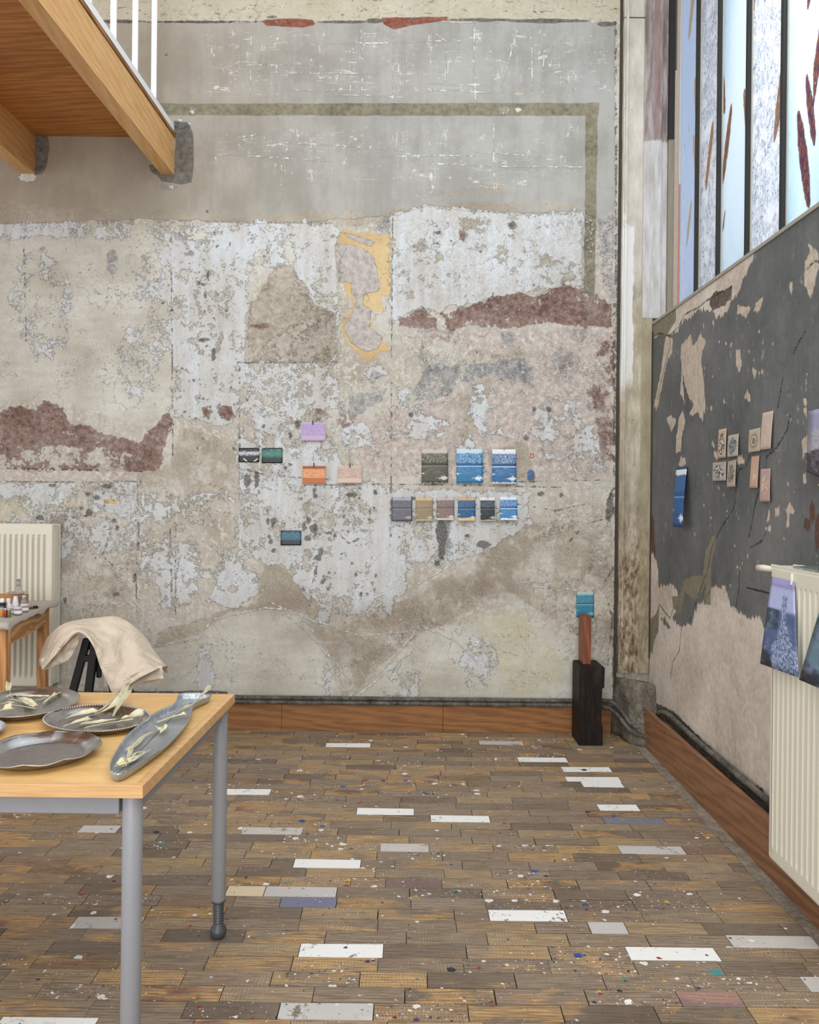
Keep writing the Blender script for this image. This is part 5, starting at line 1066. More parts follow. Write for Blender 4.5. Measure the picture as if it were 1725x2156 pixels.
hexa(bm, [(x0, ys_, Zt), (x1, ys_, Zt), (x1, ys_+.12, Zt), (x0, ys_+.12, Zt)], [(x0, ys_, zt), (x1, ys_, zt), (x1, ys_+.12, zt), (x0, ys_+.12, zt)], .001)
o = bm_obj('wooden_stick', bm, wood('reddish brown hardwood', '#8A5238', '#6A3A26', 'Z', .5, knots=False)); tag(o, 'upright reddish brown batten standing on the dark timber post', 'wooden batten')
# ================================================================ main table
ZT = 0.74
pn = PZ(301, 1654, ZT); pf = PZ(495, 1461, ZT); uy = (pf-pn).normalized(); ux = Vector((1, -0.004, 0)).normalized(); Wd = (pf-pn).length; Ln = 1.6
def TP(a, b, z=ZT): p = pn-ux*a+uy*b; return Vector((p.x, p.y, z))       # a = left from right edge, b = back from front edge
gt = thing('work_table', 'beech-topped work table with grey steel frame holding silver platters', 'table', TP(Ln/2, Wd/2, 0))
g = G('honey beech veneer'); P = g.co(); w = g.noise(g.sc(P, (.10, 1, 1)), 60, 4, .6); n = g.noise(g.sc(P, (.5, 1, 1)), 5, 4, .6)
TM = g.bsdf(g.mix(g.ss(g.m('ADD', g.m('MULTIPLY', w, .5), g.m('MULTIPLY', n, .5)), .35, .65), '#CFA062', '#DFBA7C'), g.ss(n, .3, .7, .30, .42), 0, g.bump(w, .0003), Specular_IOR_Level=.5)
EMt = wood('pale beech lipping', '#DCB684', '#C29562', 'X', .5, knots=False, ring=.05)
bm = bmesh.new(); th = 0.028; e = .018
hexa(bm, [TP(e, e, ZT-th), TP(e, Wd-e, ZT-th), TP(Ln-e, Wd-e, ZT-th), TP(Ln-e, e, ZT-th)], [TP(e, e), TP(e, Wd-e), TP(Ln-e, Wd-e), TP(Ln-e, e)])
bm_obj('tabletop', bm, TM, gt)
bm = bmesh.new()
for q in ([(0, 0), (Ln, 0), (Ln-e, e), (e, e)], [(0, 0), (e, e), (e, Wd-e), (0, Wd)], [(0, Wd), (e, Wd-e), (Ln-e, Wd-e), (Ln, Wd)], [(Ln, 0), (Ln, Wd), (Ln-e, Wd-e), (Ln-e, e)]):
    hexa(bm, [TP(a, b, ZT-th) for a, b in q], [TP(a, b, ZT-.0002) for a, b in q], .0012)
bm_obj('edge_band', bm, EMt, gt)
LM = plain('grey powder coated steel', '#8B8C91', .38, 0, .0004, .02)
lr_ = .0215
for a, b, sc_ in ((.034, .034, 0), (.034, Wd-.040, 1), (Ln-.034, .034, 0), (Ln-.034, Wd-.034, 1)):
    zb = .115 if sc_ else .055
    bm = bmesh.new(); c = TP(a, b, 0); prof = [(lr_-.001, zb), (lr_, zb+.002), (lr_, ZT-th-.002), (lr_-.001, ZT-th)]; lathe(bm, prof, c, 32); L_ = bm_obj('leg', bm, LM, gt, True)
    bm = bmesh.new(); pr_ = [(.021, zb-.001), (.0205, zb-.006), (.014, zb-.008)]; z = zb-.008
    while z > .045: pr_ += [(.0165, z-.002), (.0165, z-.004), (.0125, z-.0055), (.0125, z-.0065)]; z -= .0078
    pr_ += [(.0155, z), (.016, .036), (.0225, .030), (.025, .020), (.0245, .010), (.019, .002), (.017, .0)]
    lathe(bm, pr_, c, 24); ft = bm_obj('foot_screw', bm, plain('black steel foot', '#4C4E52', .4, .3), None, True); ft.parent = L_
for nm, p, q in (('apron_rail', (.06, .034), (Ln-.06, .034)), ('apron_rail', (.034, .06), (.034, Wd-.06)), ('apron_rail', (.06, Wd-.034), (Ln-.06, Wd-.034)), ('apron_rail', (Ln-.034, .06), (Ln-.034, Wd-.06))):
    bm = bmesh.new(); bar(bm, TP(*p, ZT-th-.022), TP(*q, ZT-th-.022), .022, .042, bevel=.002); bm_obj(nm, bm, LM, gt)

# ================================================================ platters
def ell_fit(pts):
    pts = np.array([(p.x, p.y) for p in pts]); c0 = pts.mean(0); q = pts-c0; x, y = q[:, 0], q[:, 1]
    Dm = np.stack([x*x, x*y, y*y, x, y], 1); s = np.linalg.lstsq(Dm, np.ones(len(x)), rcond=None)[0]; A_, B_, C_, D2, E2_ = s
    M2 = np.array([[A_, B_/2], [B_/2, C_]]); cen = np.linalg.solve(2*M2, -np.array([D2, E2_])); k = 1+cen@M2@cen
    w, v = np.linalg.eigh(M2/k); ax = 1/np.sqrt(np.abs(w)); return cen+c0, ax, v
def metal(name, col, rough, brush=0.5):
    g = G(name); P = g.co(); n = g.noise(g.sc(P, (.6, 4, 1)), 60, 4, .6); n2 = g.noise(P, 8, 4, .6)
    return g.bsdf(g.mix(n2, tuple(x*.8 for x in srgb(col)[:3])+(1,), col), g.ss(g.m('ADD', g.m('MULTIPLY', n, brush), g.m('MULTIPLY', n2, 1-brush)), .3, .7, rough*.7, rough*1.4), 1.0, g.bump(n, .00012, .5))
def platter(name, label, rimpx, zr_, base_in, mat, bead=False, lobes=0, zlift=0.0015, rimw=.022, lip=.0):
    c, ax, v = ell_fit([PZ(x, y, ZT+zr_) for x, y in rimpx]); N = 160; bm = bmesh.new(); rings = []
    b = zlift
    prof = [(0.0, b+.003), (base_in*.5, b+.003), (base_in-.05, b+.003), (base_in, b+.004), (base_in+.04, zr_*.5), (1-rimw*3.4, zr_*.86), (1-rimw, zr_*.93), (1-rimw*.3, zr_), (1.0, zr_-.0012), (1-rimw*.4, zr_-.003), (1-rimw*3.6, zr_*.80), (base_in+.05, zr_*.35), (base_in, b), (base_in-.08, b-.0008), (0.0, b-.0008)]
    for f, z in prof[1:-1]:
        ring = []
        for k in range(N):
            t = 2*math.pi*k/N; s = 1.0
            if lobes and f > base_in-.01: s = 1+(f-base_in)/(1-base_in)*.035*(-(abs(math.sin(lobes*t/2)))**.5*-1-.75)
            zz = z
            if lobes and f > base_in+.1: zz += .002*math.cos(lobes*t)
            d = v[:, 0]*(ax[0]*f*s*math.cos(t))+v[:, 1]*(ax[1]*f*s*math.sin(t)); ring.append(bm.verts.new((c[0]+d[0], c[1]+d[1], ZT+zz)))
        rings.append(ring)
    for r0, r1 in zip(rings, rings[1:]):
        for k in range(N): bm.faces.new((r0[k], r0[(k+1) % N], r1[(k+1) % N], r1[k]))
    bm.faces.new(rings[0]); bm.faces.new(rings[-1][::-1])
    o = bm_obj(name, bm, mat, None, True); tag(o, label, 'platter')
    if bead:
        bm = bmesh.new(); nb = 120
        for k in range(nb):
            t = 2*math.pi*k/nb; d = v[:, 0]*(ax[0]*.992*math.cos(t))+v[:, 1]*(ax[1]*.992*math.sin(t))
            r = bmesh.ops.create_icosphere(bm, subdivisions=1, radius=.0028)['verts']; bmesh.ops.translate(bm, verts=r, vec=(c[0]+d[0], c[1]+d[1], ZT+zr_))
        q = bm_obj('beaded_rim', bm, mat, None, True); q.parent = o
    return o, c, ax, v
S1 = metal('brushed stainless platter', '#C9C9CB', .26); S2 = metal('polished stainless platter', '#C0BEBE', .20); S3 = metal('dull stainless platter', '#C6C6C9', .26)
platter('serving_platter', 'oval silver platter strewn with dried husks at the far left of the table', [(169.6, 1461.9), (110, 1446.5), (58, 1448.8), (0, 1456.7), (58, 1507), (0, 1508.5), (110, 1498), (150.7, 1482)], .022, .80, S1)
platter('serving_platter', 'round-ended silver platter with beaded rim holding dried husks, middle of the table', [(99.4, 1522.8), (130, 1492), (203, 1483.6), (260, 1486), (317.4, 1502.5), (290, 1526), (185.5, 1539.5), (130, 1536)], .020, .80, S2, True)
platter('serving_platter', 'large empty silver platter with scalloped edge at the front of the table', [(216.5, 1560.4), (162, 1539.6), (101, 1538.7), (30, 1549), (0, 1557.5), (58, 1612), (0, 1613), (130.4, 1602.5), (188, 1583.6)], .024, .74, S3, False, 10)
platter('serving_platter', 'silver platter cut off by the left edge of the picture, only its right tip showing', [(11, 1524), (6, 1516), (-10, 1512), (-60, 1509), (-120, 1514), (-150, 1528), (-130, 1542), (-70, 1550), (-20, 1545), (4, 1534)], .020, .80, S1)
# fish platter
fz = [(800, 650), (803, 600), (835, 535), (880, 462), (940, 390), (1020, 322), (1110, 255), (1200, 207), (1262, 182), (1284, 150), (1288, 122), (1320, 104), (1400, 100), (1480, 99), (1533, 105), (1525, 125), (1480, 147), (1420, 175), (1402, 196), (1396, 230), (1380, 280), (1340, 350), (1280, 420), (1200, 490), (1100, 560), (1000, 625), (930, 665), (870, 688), (830, 683), (806, 668)]
out = catmull([PZ(x/3.45, 1430+y/3.45, ZT+.022) for x, y in fz], 6, True)
g = G('hammered zinc fish dish'); P = g.co(); vv = g.vor(g.sc(P, (1, 1, .2)), 190, 'F1'); n = g.noise(P, 14, 4, .6); rim = g.attr('rimf')
FMt = g.bsdf(g.mix(n, '#8E959B', '#C9CED2'), g.ss(n, .3, .7, .25, .5), .75, g.bump(g.m('MULTIPLY', g.m('SUBTRACT', 1, vv), g.m('ADD', rim, .12)), .0016, 1.0))
cen = sum(out, Vector())/len(out); cl = [PZ(x, y, ZT+.022) for x, y in ((245, 1612), (270, 1590), (300, 1560), (330, 1530), (360, 1500), (385, 1480), (400, 1468), (425, 1461))]
def toward(p, f):
    best = min(catmull(cl, 6), key=lambda q: (q-p).length); return p.lerp(best, 1-f)
V_ = []; rimv = []
for f, z in ((1.0, .022), (.985, .0235), (.93, .017), (.84, .008), (.72, .004), (.4, .0035), (.02, .0035)):
    for p in out: q = toward(p, f); V_.append((q.x, q.y, ZT+z)); rimv.append(1.0 if f > .75 else (.5 if f > .6 else 0))
for f, z in ((.99, .019), (.92, .013), (.80, .003), (.74, .0006), (.3, .0006)):
    for p in out: q = toward(p, f); V_.append((q.x, q.y, ZT+z)); rimv.append(0)
N = len(out); Fq = []
for j in range(6):
    for i in range(N): Fq.append((j*N+i, j*N+(i+1) % N, (j+1)*N+(i+1) % N, (j+1)*N+i))
Fq += [(i, 7*N+i, 7*N+(i+1) % N, (i+1) % N) for i in range(N)]
for j in range(7, 11):
    for i in range(N): Fq.append((j*N+(i+1) % N, j*N+i, (j+1)*N+i, (j+1)*N+(i+1) % N))
o = mesh_obj('fish_platter', V_, Fq, FMt, None, True); a_ = o.data.attributes.new('rimf', 'FLOAT', 'POINT'); a_.data.foreach_set('value', rimv)
tag(o, 'long fish-shaped zinc platter with textured rim on the right side of the table', 'platter')

# ================================================================ dried husks
g = G('dried pale husk'); P = g.co(); n = g.noise(P, 26, 4, .6); U = g.co('UV'); st_ = g.wave(g.sc(U, (1, .1, 1)), 9, 1.5, 2, 2, 'X')
c = g.mix(g.ss(n, .35, .65), '#DDD3A8', '#EFE9CC'); c = g.mix(g.ss(st_, .6, .2, 0, .25), c, '#C3B888')
HM = g.bsdf(c, .65, 0, g.bump(st_, .0003), Subsurface_Weight=0.0)
def husk(label, pts, w, base='table', z=0.010, fan=1.6, curl=.35, lift=None):
    """narrow dried husk along px waypoints on the platter"""
    P3 = [PZ(x, y, ZT+z) for x, y in pts]
    if lift: P3 = [p+Vector((0, 0, l)) for p, l in zip(P3, lift)]
    C = catmull(P3, 7); n = len(C); m_ = 8; V_ = []; uv = []; sd = random.random()*50
    for i, p in enumerate(C):
        t = i/(n-1); d = (C[min(i+1, n-1)]-C[max(i-1, 0)]).normalized(); s = d.cross(Vector((0, 0, 1))).normalized(); u = s.cross(d)
        ww = w*.9*(0.28+.72*min(1, t*1.6)**1.3)*(1+(fan-1)*.7*t**2)*(.4 if i == 0 else 1)*(1+.22*mn.noise(Vector((t*6, sd, 2)))); tw = curl*1.6*math.sin(t*4+sd)
        for k in range(m_+1):
            a = (k/m_*2-1); q = p+s*(a*ww*.5*math.cos(tw))+u*(abs(a)**1.5*ww*.30*curl*2+ww*.10*(k % 2)+.25*a*ww*math.sin(tw))
            q += Vector((mn.noise(q*60+Vector((sd, 0, 0))), mn.noise(q*60+Vector((0, sd, 0))), abs(mn.noise(q*60)))).cross(Vector((0, 0, 0)))*0+Vector((0, 0, .003*abs(mn.noise(q*45+Vector((sd, 0, 0))))))
            if i >= n-2: q = q+d*(w*.5*mn.noise(Vector((k*1.7, sd, i)))*(1 if i == n-1 else .4))
            V_.append(q); uv.append((k/m_, t))
    Fq = [(i*(m_+1)+k, i*(m_+1)+k+1, (i+1)*(m_+1)+k+1, (i+1)*(m_+1)+k) for i in range(n-1) for k in range(m_)]
    mnz = min(v.z for v in V_)
    o = mesh_obj('dried_husk', V_, Fq, HM, None, True, uv); solid(o, .0009, 1); tag(o, label, 'dried husk'); return o
Zc = lambda x, y: (x/3.45, 1430+y/3.45)
def hz(label, pts, w, **k): return husk(label, [Zc(*p) for p in pts], w, **k)
# far-left platter
hz('dried husk spanning the top of the far-left platter', [(40, 128), (120, 118), (230, 128), (355, 132)], .012)
hz('short flared dried husk pointing up right on the far-left platter', [(310, 182), (350, 152), (420, 108)], .016)
hz('bent dried husk in the middle of the far-left platter', [(130, 140), (190, 160), (235, 205)], .024)
hz('dried husk curling upright at the top left of the far-left platter', [(75, 128), (62, 105), (66, 75)], .015, lift=[0, .008, .02])
hz('thin dried husk lying left of the centre on the far-left platter', [(0, 185), (60, 172), (95, 178)], .008)
hz('long thin dried husk along the lower half of the far-left platter', [(40, 185), (140, 197), (250, 220)], .007, fan=1.2)
hz('crumpled dried husk at the front left of the far-left platter', [(0, 238), (40, 232), (92, 222)], .026, curl=.6)
hz('thin dried husk crossing behind the flared one on the far-left platter', [(240, 162), (300, 148), (355, 130)], .006)
hz('dried husk running left under the upright one on the far-left platter', [(60, 145), (120, 158), (190, 180)], .008)
# beaded platter
hz('widest dried husk standing up from the beaded platter', [(690, 262), (800, 235), (870, 190), (925, 118)], .030, fan=.35, lift=[0, .008, .018, .03])
hz('dried husk standing close beside the widest one on the beaded platter', [(822, 282), (856, 240), (905, 190), (945, 150)], .020, fan=.6, lift=[.004, .012, .020, .026])
hz('slim dried husk leaning left of the upright ones on the beaded platter', [(690, 250), (770, 215), (855, 155)], .012, fan=.5, lift=[0, .006, .018])
hz('dried husk lying at the upper left of the beaded platter', [(480, 288), (570, 262), (700, 238)], .020)
hz('flared dried husk at the front left of the beaded platter', [(458, 348), (540, 325), (655, 292)], .022, fan=1.0)
hz('dried husk lying across the middle front of the beaded platter', [(585, 330), (700, 318), (845, 300)], .018, fan=1.0)
hz('long slim dried husk nearest the front rim of the beaded platter', [(612, 358), (760, 332), (965, 298)], .015, fan=.8)
hz('curled greenish dried husk at the right end of the beaded platter', [(880, 292), (960, 285), (1035, 275)], .026, curl=.9)
# fish platter
hz('dried husk trailing over the tail of the fish platter', [(1385, 195), (1440, 165), (1495, 125), (1528, 92)], .010, fan=2.0, lift=[.0, .008, .012, .018])
hz('thin dried husk linking tail and body of the fish platter', [(1285, 250), (1340, 215), (1390, 190)], .012)
hz('flared dried husk across the upper body of the fish platter', [(1140, 318), (1240, 290), (1355, 262)], .022)
hz('folded triangular dried husk in the middle of the fish platter', [(1215, 335), (1185, 362), (1165, 392)], .026, curl=.7)
hz('long dried husk in the lower middle of the fish platter', [(1130, 378), (1050, 420), (990, 480), (925, 525)], .017, fan=.6)
hz('dried husk stretched towards the nose of the fish platter', [(1100, 512), (1020, 560), (930, 610), (880, 640)], .018)
hz('crumpled dried husk at the nose of the fish platter', [(835, 645), (880, 632), (925, 622)], .028, curl=.6)
hz('short dried husk sticking up near the nose of the fish platter', [(920, 610), (935, 580), (955, 555)], .010, lift=[0, .006, .012])
hz('slim dried husk beside the stretched one near the nose of the fish platter', [(1060, 530), (990, 545), (940, 590)], .014)

# ================================================================ small pine table with bottles
PW = wood('orange pine table', '#C9935E', '#A06E40', 'Z', .5, knots=False); PWh = wood('orange pine rail', '#C9935E', '#9A6A3C', 'Y', .5, knots=False, ring=.4)
zt2 = .815; ya_, yb_ = 3.60, 4.24
pr0 = PY(13, 1310, ya_); xa = pr0.x; xb = PY(104, 1300, yb_).x; zt2 = PY(13, 1312, ya_).z; zt2b = PY(104, 1272, yb_).z; zt2 = (zt2+zt2b)/2
st2 = thing('side_table', 'small orange pine table at the left edge in front of the radiator', 'table', (xa-.3, (ya_+yb_)/2, 0))
def sx(y): return xa+(xb-xa)*(y-ya_)/(yb_-ya_)
for x_, y_ in ((0, ya_), (0, yb_), (-.62, ya_), (-.62, yb_)):
    x = sx(y_)+x_; bm = bmesh.new(); box(bm, (x-.045, y_-(.045 if y_ == yb_ else 0), 0), (x, y_+(0 if y_ == yb_ else .045), zt2-.018), .002); bm_obj('leg', bm, PW, st2)
for p, q in (((sx(ya_)-.012, ya_+.04), (sx(yb_)-.012, yb_-.04)), ((sx(ya_)-.60, ya_+.04), (sx(yb_)-.60, yb_-.04))):
    bm = bmesh.new(); bar(bm, Vector((*p, zt2-.065)), Vector((*q, zt2-.065)), .020, .085, bevel=.0015); bm_obj('apron_rail', bm, PWh, st2)
for y_ in (ya_+.012, yb_-.012):
    bm = bmesh.new(); bar(bm, Vector((sx(y_)-.62+.04, y_, zt2-.065)), Vector((sx(y_)-.04, y_, zt2-.065)), .020, .085, bevel=.0015); bm_obj('apron_rail', bm, PWh, st2)
bm = bmesh.new(); e_ = .01; hexa(bm, [(sx(ya_)+e_, ya_-e_, zt2-.018), (sx(yb_)+e_, yb_+e_, zt2-.018), (sx(yb_)-.63, yb_+e_, zt2-.018), (sx(ya_)-.63, ya_-e_, zt2-.018)], [(sx(ya_)+e_, ya_-e_, zt2), (sx(yb_)+e_, yb_+e_, zt2), (sx(yb_)-.63, yb_+e_, zt2), (sx(ya_)-.63, ya_-e_, zt2)])
bm_obj('tabletop', bm, PWh, st2)
# cloth over it
CLM = lambda nm, col: (lambda g: g.bsdf(g.mix(g.noise(g.co(), 6, 4, .6), tuple(x*.9 for x in srgb(col)[:3])+(1,), col), .85, 0, g.bump(g.m('ADD', g.m('MULTIPLY', g.noise(g.co(), 14, 4, .6), 1.0), g.m('MULTIPLY', g.wave(g.co(), 300, 0, 0, 1, 'Z'), .03)), .003, .8), Specular_IOR_Level=.15))(G(nm))
V_ = []; nx, ny = 30, 44
for j in range(ny+1):
    y = ya_-.05+(yb_+.11-ya_+.05)*j/ny
    for i in range(nx+1):
        t = i/nx; hang = max(0, t-.90)/.10; x = sx(y)+.012-.70*(1-min(t, .9)/.9)
        dr = (0.018+.022*mn.noise(Vector((0, y*9, 0)))+.05*max(0, (ya_+.10-y)/.14)**2)*hang; fr = max(0, (ya_-.012-y)/.04)
        V_.append((x+.008*hang, y if fr <= 0 else ya_-.014-.004*fr, zt2+.0025+.0015*mn.noise(Vector((x*12, y*12, 0)))-max(0, dr)-fr*(.035+.02*mn.noise(Vector((x*9, 0, 3))))))
Fq = [(j*(nx+1)+i, j*(nx+1)+i+1, (j+1)*(nx+1)+i+1, (j+1)*(nx+1)+i) for j in range(ny) for i in range(nx)]
o = mesh_obj('tablecloth', V_, Fq, CLM('greyish linen cloth', '#B5ABA2'), None, True); solid(o, .0012, 1); tag(o, 'frayed greyish cloth covering the small pine table', 'cloth')
# bottles and jars
def clear(nm, col, rough=.06, tr=.85): return G(nm).bsdf(srgb(col), rough, 0, None, Transmission_Weight=tr, IOR=1.3)
CG = clear('clear plastic', '#E4E2E2'); LBL = plain('white label', '#E8E6E6', .6); BLK = plain('black cap', '#1E1E20', .4)
def onT(px, Y): p = PY(px, 1250, Y); return Vector((p.x, Y, zt2+.005))
def bottle(name, label, cat, px, Y, prof, mat, parts=()):
    c = onT(px, Y); bm = bmesh.new(); lathe(bm, prof, c, 24); o = bm_obj(name, bm, mat, None, True); tag(o, label, cat)
    for nm, pf, mt in parts: bm = bmesh.new(); lathe(bm, pf, c, 24); q = bm_obj(nm, bm, mt, None, True); q.parent = o
    return o
def jar(label, px, Y, r, h_, fill, lid=CG):
    inner = plain('jar contents '+label[:6], fill, .5)
    return bottle('jar', label, 'jar', px, Y, [(r*.95, 0), (r, .004), (r, h_*.68), (r*.92, h_*.7)], CG, (('contents', [(r*.9, .003), (r*.9, h_*.5), (r*.88, h_*.52)], inner), ('lid', [(r*1.04, h_*.7), (r*1.06, h_*.72), (r*1.06, h_*.98), (r*1.0, h_)], plain('pinkish lid', '#C7B8BB', .25)), ('label', [(r*1.005, h_*.18), (r*1.012, h_*.19), (r*1.012, h_*.52), (r*1.005, h_*.53)], LBL)))
jar('clear jar with pink pigment and white label, left of the two jars on the cloth', 38, 3.82, .019, .040, '#C08A94'); jar('clear jar with white label and pale pink lid beside the frosted bottle', 52, 3.92, .019, .040, '#C9A69C')
jar('frontless jar with rosy lid behind the green vial', 24, 3.84, .015, .038, '#B79AA0')
for lab, px, Y, col in (('small ochre pigment vial at the left edge of the cloth', 4.5, 3.76, '#B8832F'), ('small dark red pigment vial beside the ochre one', 12.5, 3.74, '#7E1F1C'), ('small moss green pigment vial beside the red one', 20, 3.74, '#5A6A34')):
    bottle('pigment_vial', lab, 'vial', px, Y, [(.0075, 0), (.008, .002), (.008, .034), (.007, .036)], plain('pigment '+col, col, .3, 0, 0, .12), (('stopper', [(.0085, .034), (.0088, .035), (.0088, .042), (.008, .043)], plain('mauve stopper', '#A89A9E', .3)),))
bottle('bottle', 'frosted clear bottle, tallest at the right of the jars', 'bottle', 51, 3.98, [(.016, 0), (.0165, .003), (.0165, .040), (.012, .052), (.0085, .056), (.0085, .066), (.008, .068)], clear('frosted plastic', '#B9B6B2', .3, .6), (('cap', [(.0095, .058), (.0095, .074), (.009, .075)], plain('grey cap', '#B5B3B0', .4)),))
bottle('nozzle_bottle', 'white tapered nozzle bottle left of the frosted one', 'bottle', 33, 3.97, [(.016, 0), (.0165, .003), (.0165, .034), (.014, .038), (.0085, .070), (.008, .071)], plain('white plastic bottle', '#D3D6DA', .4, 0, 0, .1))
bottle('dropper_bottle', 'white rounded bottle on the left of the nozzle bottle', 'bottle', 18, 3.93, [(.014, 0), (.0145, .003), (.0145, .034), (.009, .040), (.009, .048), (.0095, .062), (.006, .065)], plain('milk white plastic', '#DADADB', .4, 0, 0, .05))
bottle('black_capped_jar', 'dark jar with black lid and white stopper at the left edge', 'jar', 5, 3.90, [(.017, 0), (.0175, .003), (.0175, .036), (.016, .038)], plain('dark glass jar', '#3A3432', .2), (('lid', [(.0185, .036), (.0185, .046), (.018, .047)], BLK), ('stopper', [(.008, .047), (.0095, .052), (.009, .066), (.006, .069)], LBL)))
bm = bmesh.new(); a = onT(-12, 4.10); b = onT(61, 4.10); zc = .073
box(bm, (a.x, 4.09, zt2+.004), (b.x, 4.096, zt2+zc)); box(bm, (b.x-.004, 3.99, zt2+.004), (b.x, 4.09, zt2+zc)); box(bm, (a.x, 3.99, zt2+.004), (b.x-.0045, 4.0895, zt2+.007))
o = bm_obj('cardboard_box', bm, plain('brown cardboard', '#A5794E', .8)); tag(o, 'open brown cardboard tray behind the bottles on the small table', 'box')
o = bottle('glass_dish', 'low clear glass dish resting on the cardboard tray', 'dish', 35, 4.05, [(.03, zc), (.045, zc+.006), (.046, zc+.008), (.03, zc+.003)], CG)
bottle('wine_glass', 'thin clear glass standing upright behind the bottles', 'glass', 38.5, 4.06, [(.012, zc+.009), (.012, zc+.010), (.0025, zc+.012), (.0095, zc+.035), (.010, zc+.055), (.008, zc+.074), (.0078, zc+.074), (.0095, zc+.054), (.008, zc+.036)], CG)
for k, (px, Y) in enumerate(((66, 4.02), (71, 4.04), (76, 4.05))):
    bm = bmesh.new(); c = onT(px, Y); box(bm, c+Vector((-.012, -.004, -.001)), c+Vector((.012, .004, .008)), .002, None); lathe(bm, [(.004, .006), (.005, .012), (.003, .014)], c+Vector((.003, 0, 0)), 10)
    o = bm_obj('pen_cap', bm, BLK if k else plain('olive cap', '#6A6436', .5)); tag(o, ['small olive-black cap, nearest the cardboard tray', 'small black clip in the middle of the row of dark bits on the cloth', 'small black clip at the right end of the row of dark bits'][k], 'cap')

# ================================================================ black trestle with dust sheet
KM = plain('black lacquered wood', '#060607', .6, 0, 0, .02); YT = 3.85
tr = thing('trestle', 'black wooden trestle hidden under a cream dust sheet', 'trestle', PY(205, 1470, YT)*1)
tr.location.z = 0
def tbar(nm, a, b, w, Ya=YT, Yb=None, tt=.035):
    p = PY(*a, Ya); q = PY(*b, Yb if Yb else Ya); bm = bmesh.new(); bar(bm, p, q, w, tt, (0, 1, 0), .004); return bm_obj(nm, bm, KM, tr)
def ext(a, b, zt=0.0, Y=YT):   # extend line a->b in px down to the floor
    p = PY(*a, Y); q = PY(*b, Y); t = (p.z-zt)/(p.z-q.z); return p.lerp(q, t)
for a, b, w, Y in (((184, 1345), (154, 1455), .034, 3.80), ((201, 1350), (187, 1455), .036, 3.77), ((222, 1345), (240, 1455), .036, 3.80), ((240, 1350), (272, 1455), .036, 3.95)):
    p = PY(*a, Y); q = ext(a, b, 0.0, Y); bm = bmesh.new(); bar(bm, p, q, w, .03, (0, 1, 0), .004); bm_obj('leg', bm, KM, tr)
tbar('crossbar', (178, 1386), (222, 1386), .03, 3.79); 
bm = bmesh.new(); p = PY(208.5, 1380, 3.80); q = PY(208.5, 1427, 3.80); bar(bm, p, q, .024, .02, (0, 1, 0), .008); bm_obj('peg', bm, KM, tr)
bm = bmesh.new(); p = PY(196, 1358, 3.80); q = PY(262, 1352, 4.02); bar(bm, p, q, .05, .05, bevel=.004); bm_obj('ridge_beam', bm, KM, tr)

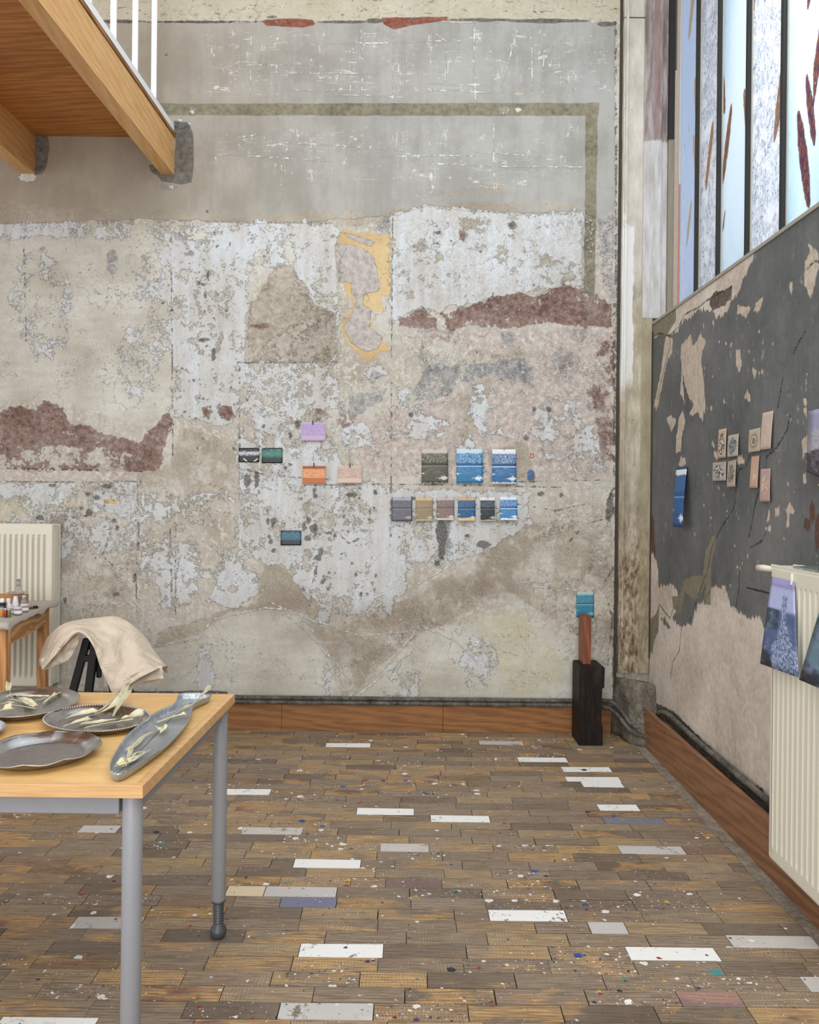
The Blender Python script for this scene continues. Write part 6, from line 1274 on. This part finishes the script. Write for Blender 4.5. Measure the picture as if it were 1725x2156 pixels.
top = [(82, 1392), (92, 1362), (102, 1340), (130, 1316), (165, 1306), (200, 1301), (240, 1297), (262, 1304), (283, 1318), (305, 1340), (328, 1375), (352, 1403)]
bot = [(90, 1411), (112, 1386), (124, 1372), (148, 1345), (168, 1333), (186, 1343), (200, 1368), (214, 1410), (228, 1440), (243, 1460), (290, 1430), (323, 1412)]
def resample(pl, n): 
    c = catmull([Vector((x, y, 0)) for x, y in pl], 8); L = [0]
    for a, b in zip(c, c[1:]): L.append(L[-1]+(b-a).length)
    out = []
    for k in range(n+1):
        s = L[-1]*k/n; i = max(j for j in range(len(L)) if L[j] <= s+1e-9); i = min(i, len(c)-2); out.append(c[i].lerp(c[i+1], (s-L[i])/max(1e-9, L[i+1]-L[i])))
    return out
def drape(top, bot, nu, nv, ytop, ybot, name, mat, parent=None, rip=.017, back=True, seed=0):
    T = resample(top, nu); B = resample(bot, nu); V_ = []; uv = []
    rows_ = []
    for i in range(nu+1):
        s = i/nu; col = []
        if back:
            for k in range(2, 0, -1):   # falls behind the ridge
                p = PY(T[i].x, T[i].y, ytop+.012*k+.01); col.append(p+Vector((0, 0, -.020*k*k*.5-.002)))
        for j in range(nv+1):
            t = j/nv; x = T[i].x*(1-t)+B[i].x*t; y = T[i].y*(1-t)+B[i].y*t; Yd = ytop+(ybot-ytop)*(math.sin(t*math.pi/2)**.8)
            Yd += rip*(.7*math.sin(s*17+t*3.0+seed)*t+1.4*mn.noise(Vector((s*7+seed, t*3, 1.3)))+.8*mn.noise(Vector((s*16+t*6, t*7, seed))))
            col.append(PY(x, y, Yd))
        rows_.append(col)
    m_ = len(rows_[0]); V_ = [p for r in rows_ for p in r]
    Fq = [(i*m_+k, i*m_+k+1, (i+1)*m_+k+1, (i+1)*m_+k) for i in range(nu) for k in range(m_-1)]
    o = mesh_obj(name, V_, Fq, mat, parent, True); solid(o, .004, 1); subsurf(o, 1); return o
g = G('cream cotton dust sheet'); P = g.co(); n = g.noise(P, 9, 4, .6); wr_ = g.noise(g.vm('ADD', P, g.sc(g.noise(P, 5, 2, .5, col=True), (.2, .2, .2))), 12, 4, .6, .8)
DS = g.bsdf(g.mix(n, '#CBBBA6', '#DCCFBD'), .8, 0, g.bump(g.m('ADD', g.m('ABSOLUTE', g.m('SUBTRACT', wr_, .5)), g.m('MULTIPLY', g.noise(P, 32, 4, .6), .3)), .02, .8), Specular_IOR_Level=.2)
ds = drape(top, bot, 70, 26, 3.90, 3.70, 'dust_sheet', DS); tag(ds, 'crumpled cream dust sheet draped over the black trestle', 'dust sheet')
# folded under-layers at both ends
drape([(228, 1436), (262, 1440), (300, 1412), (323, 1405), (342, 1400)], [(246, 1459), (266, 1460), (296, 1438), (324, 1432), (345, 1430)], 24, 6, 3.76, 3.745, 'under_fold', DS, None, .006, False, 3).parent = ds
drape([(300, 1408), (323, 1404), (345, 1412)], [(302, 1440), (330, 1436), (336, 1443)], 10, 5, 3.79, 3.78, 'under_fold', DS, None, .004, False, 4).parent = ds
drape([(84, 1388), (112, 1372), (150, 1343), (168, 1334)], [(92, 1412), (128, 1398), (148, 1386), (166, 1352)], 24, 8, 3.73, 3.74, 'under_fold', DS, None, .010, False, 5).parent = ds

# ================================================================ groups of repeats
for o in COL.objects:
    if o.parent is None and o.get('label'):
        k = o.name.split('.')[0]; gname = {'seascape_print': 'lake prints clipped to the back wall', 'landscape_print': 'small mountain prints on the back wall', 'card_print': 'small cards on the grey wall',
             'dried_husk': 'dried husks laid on the platters', 'serving_platter': 'silver platters on the work table', 'pigment_vial': 'pigment vials on the small table', 'jar': 'clear jars on the small table',
             'ice_photograph': 'ice photographs on the right radiator', 'pipe': 'service pipes along the wall foot', 'radiator': 'cream ribbed radiators', 'pen_cap': 'small caps on the small table'}.get(k)
        if gname: o['group'] = gname
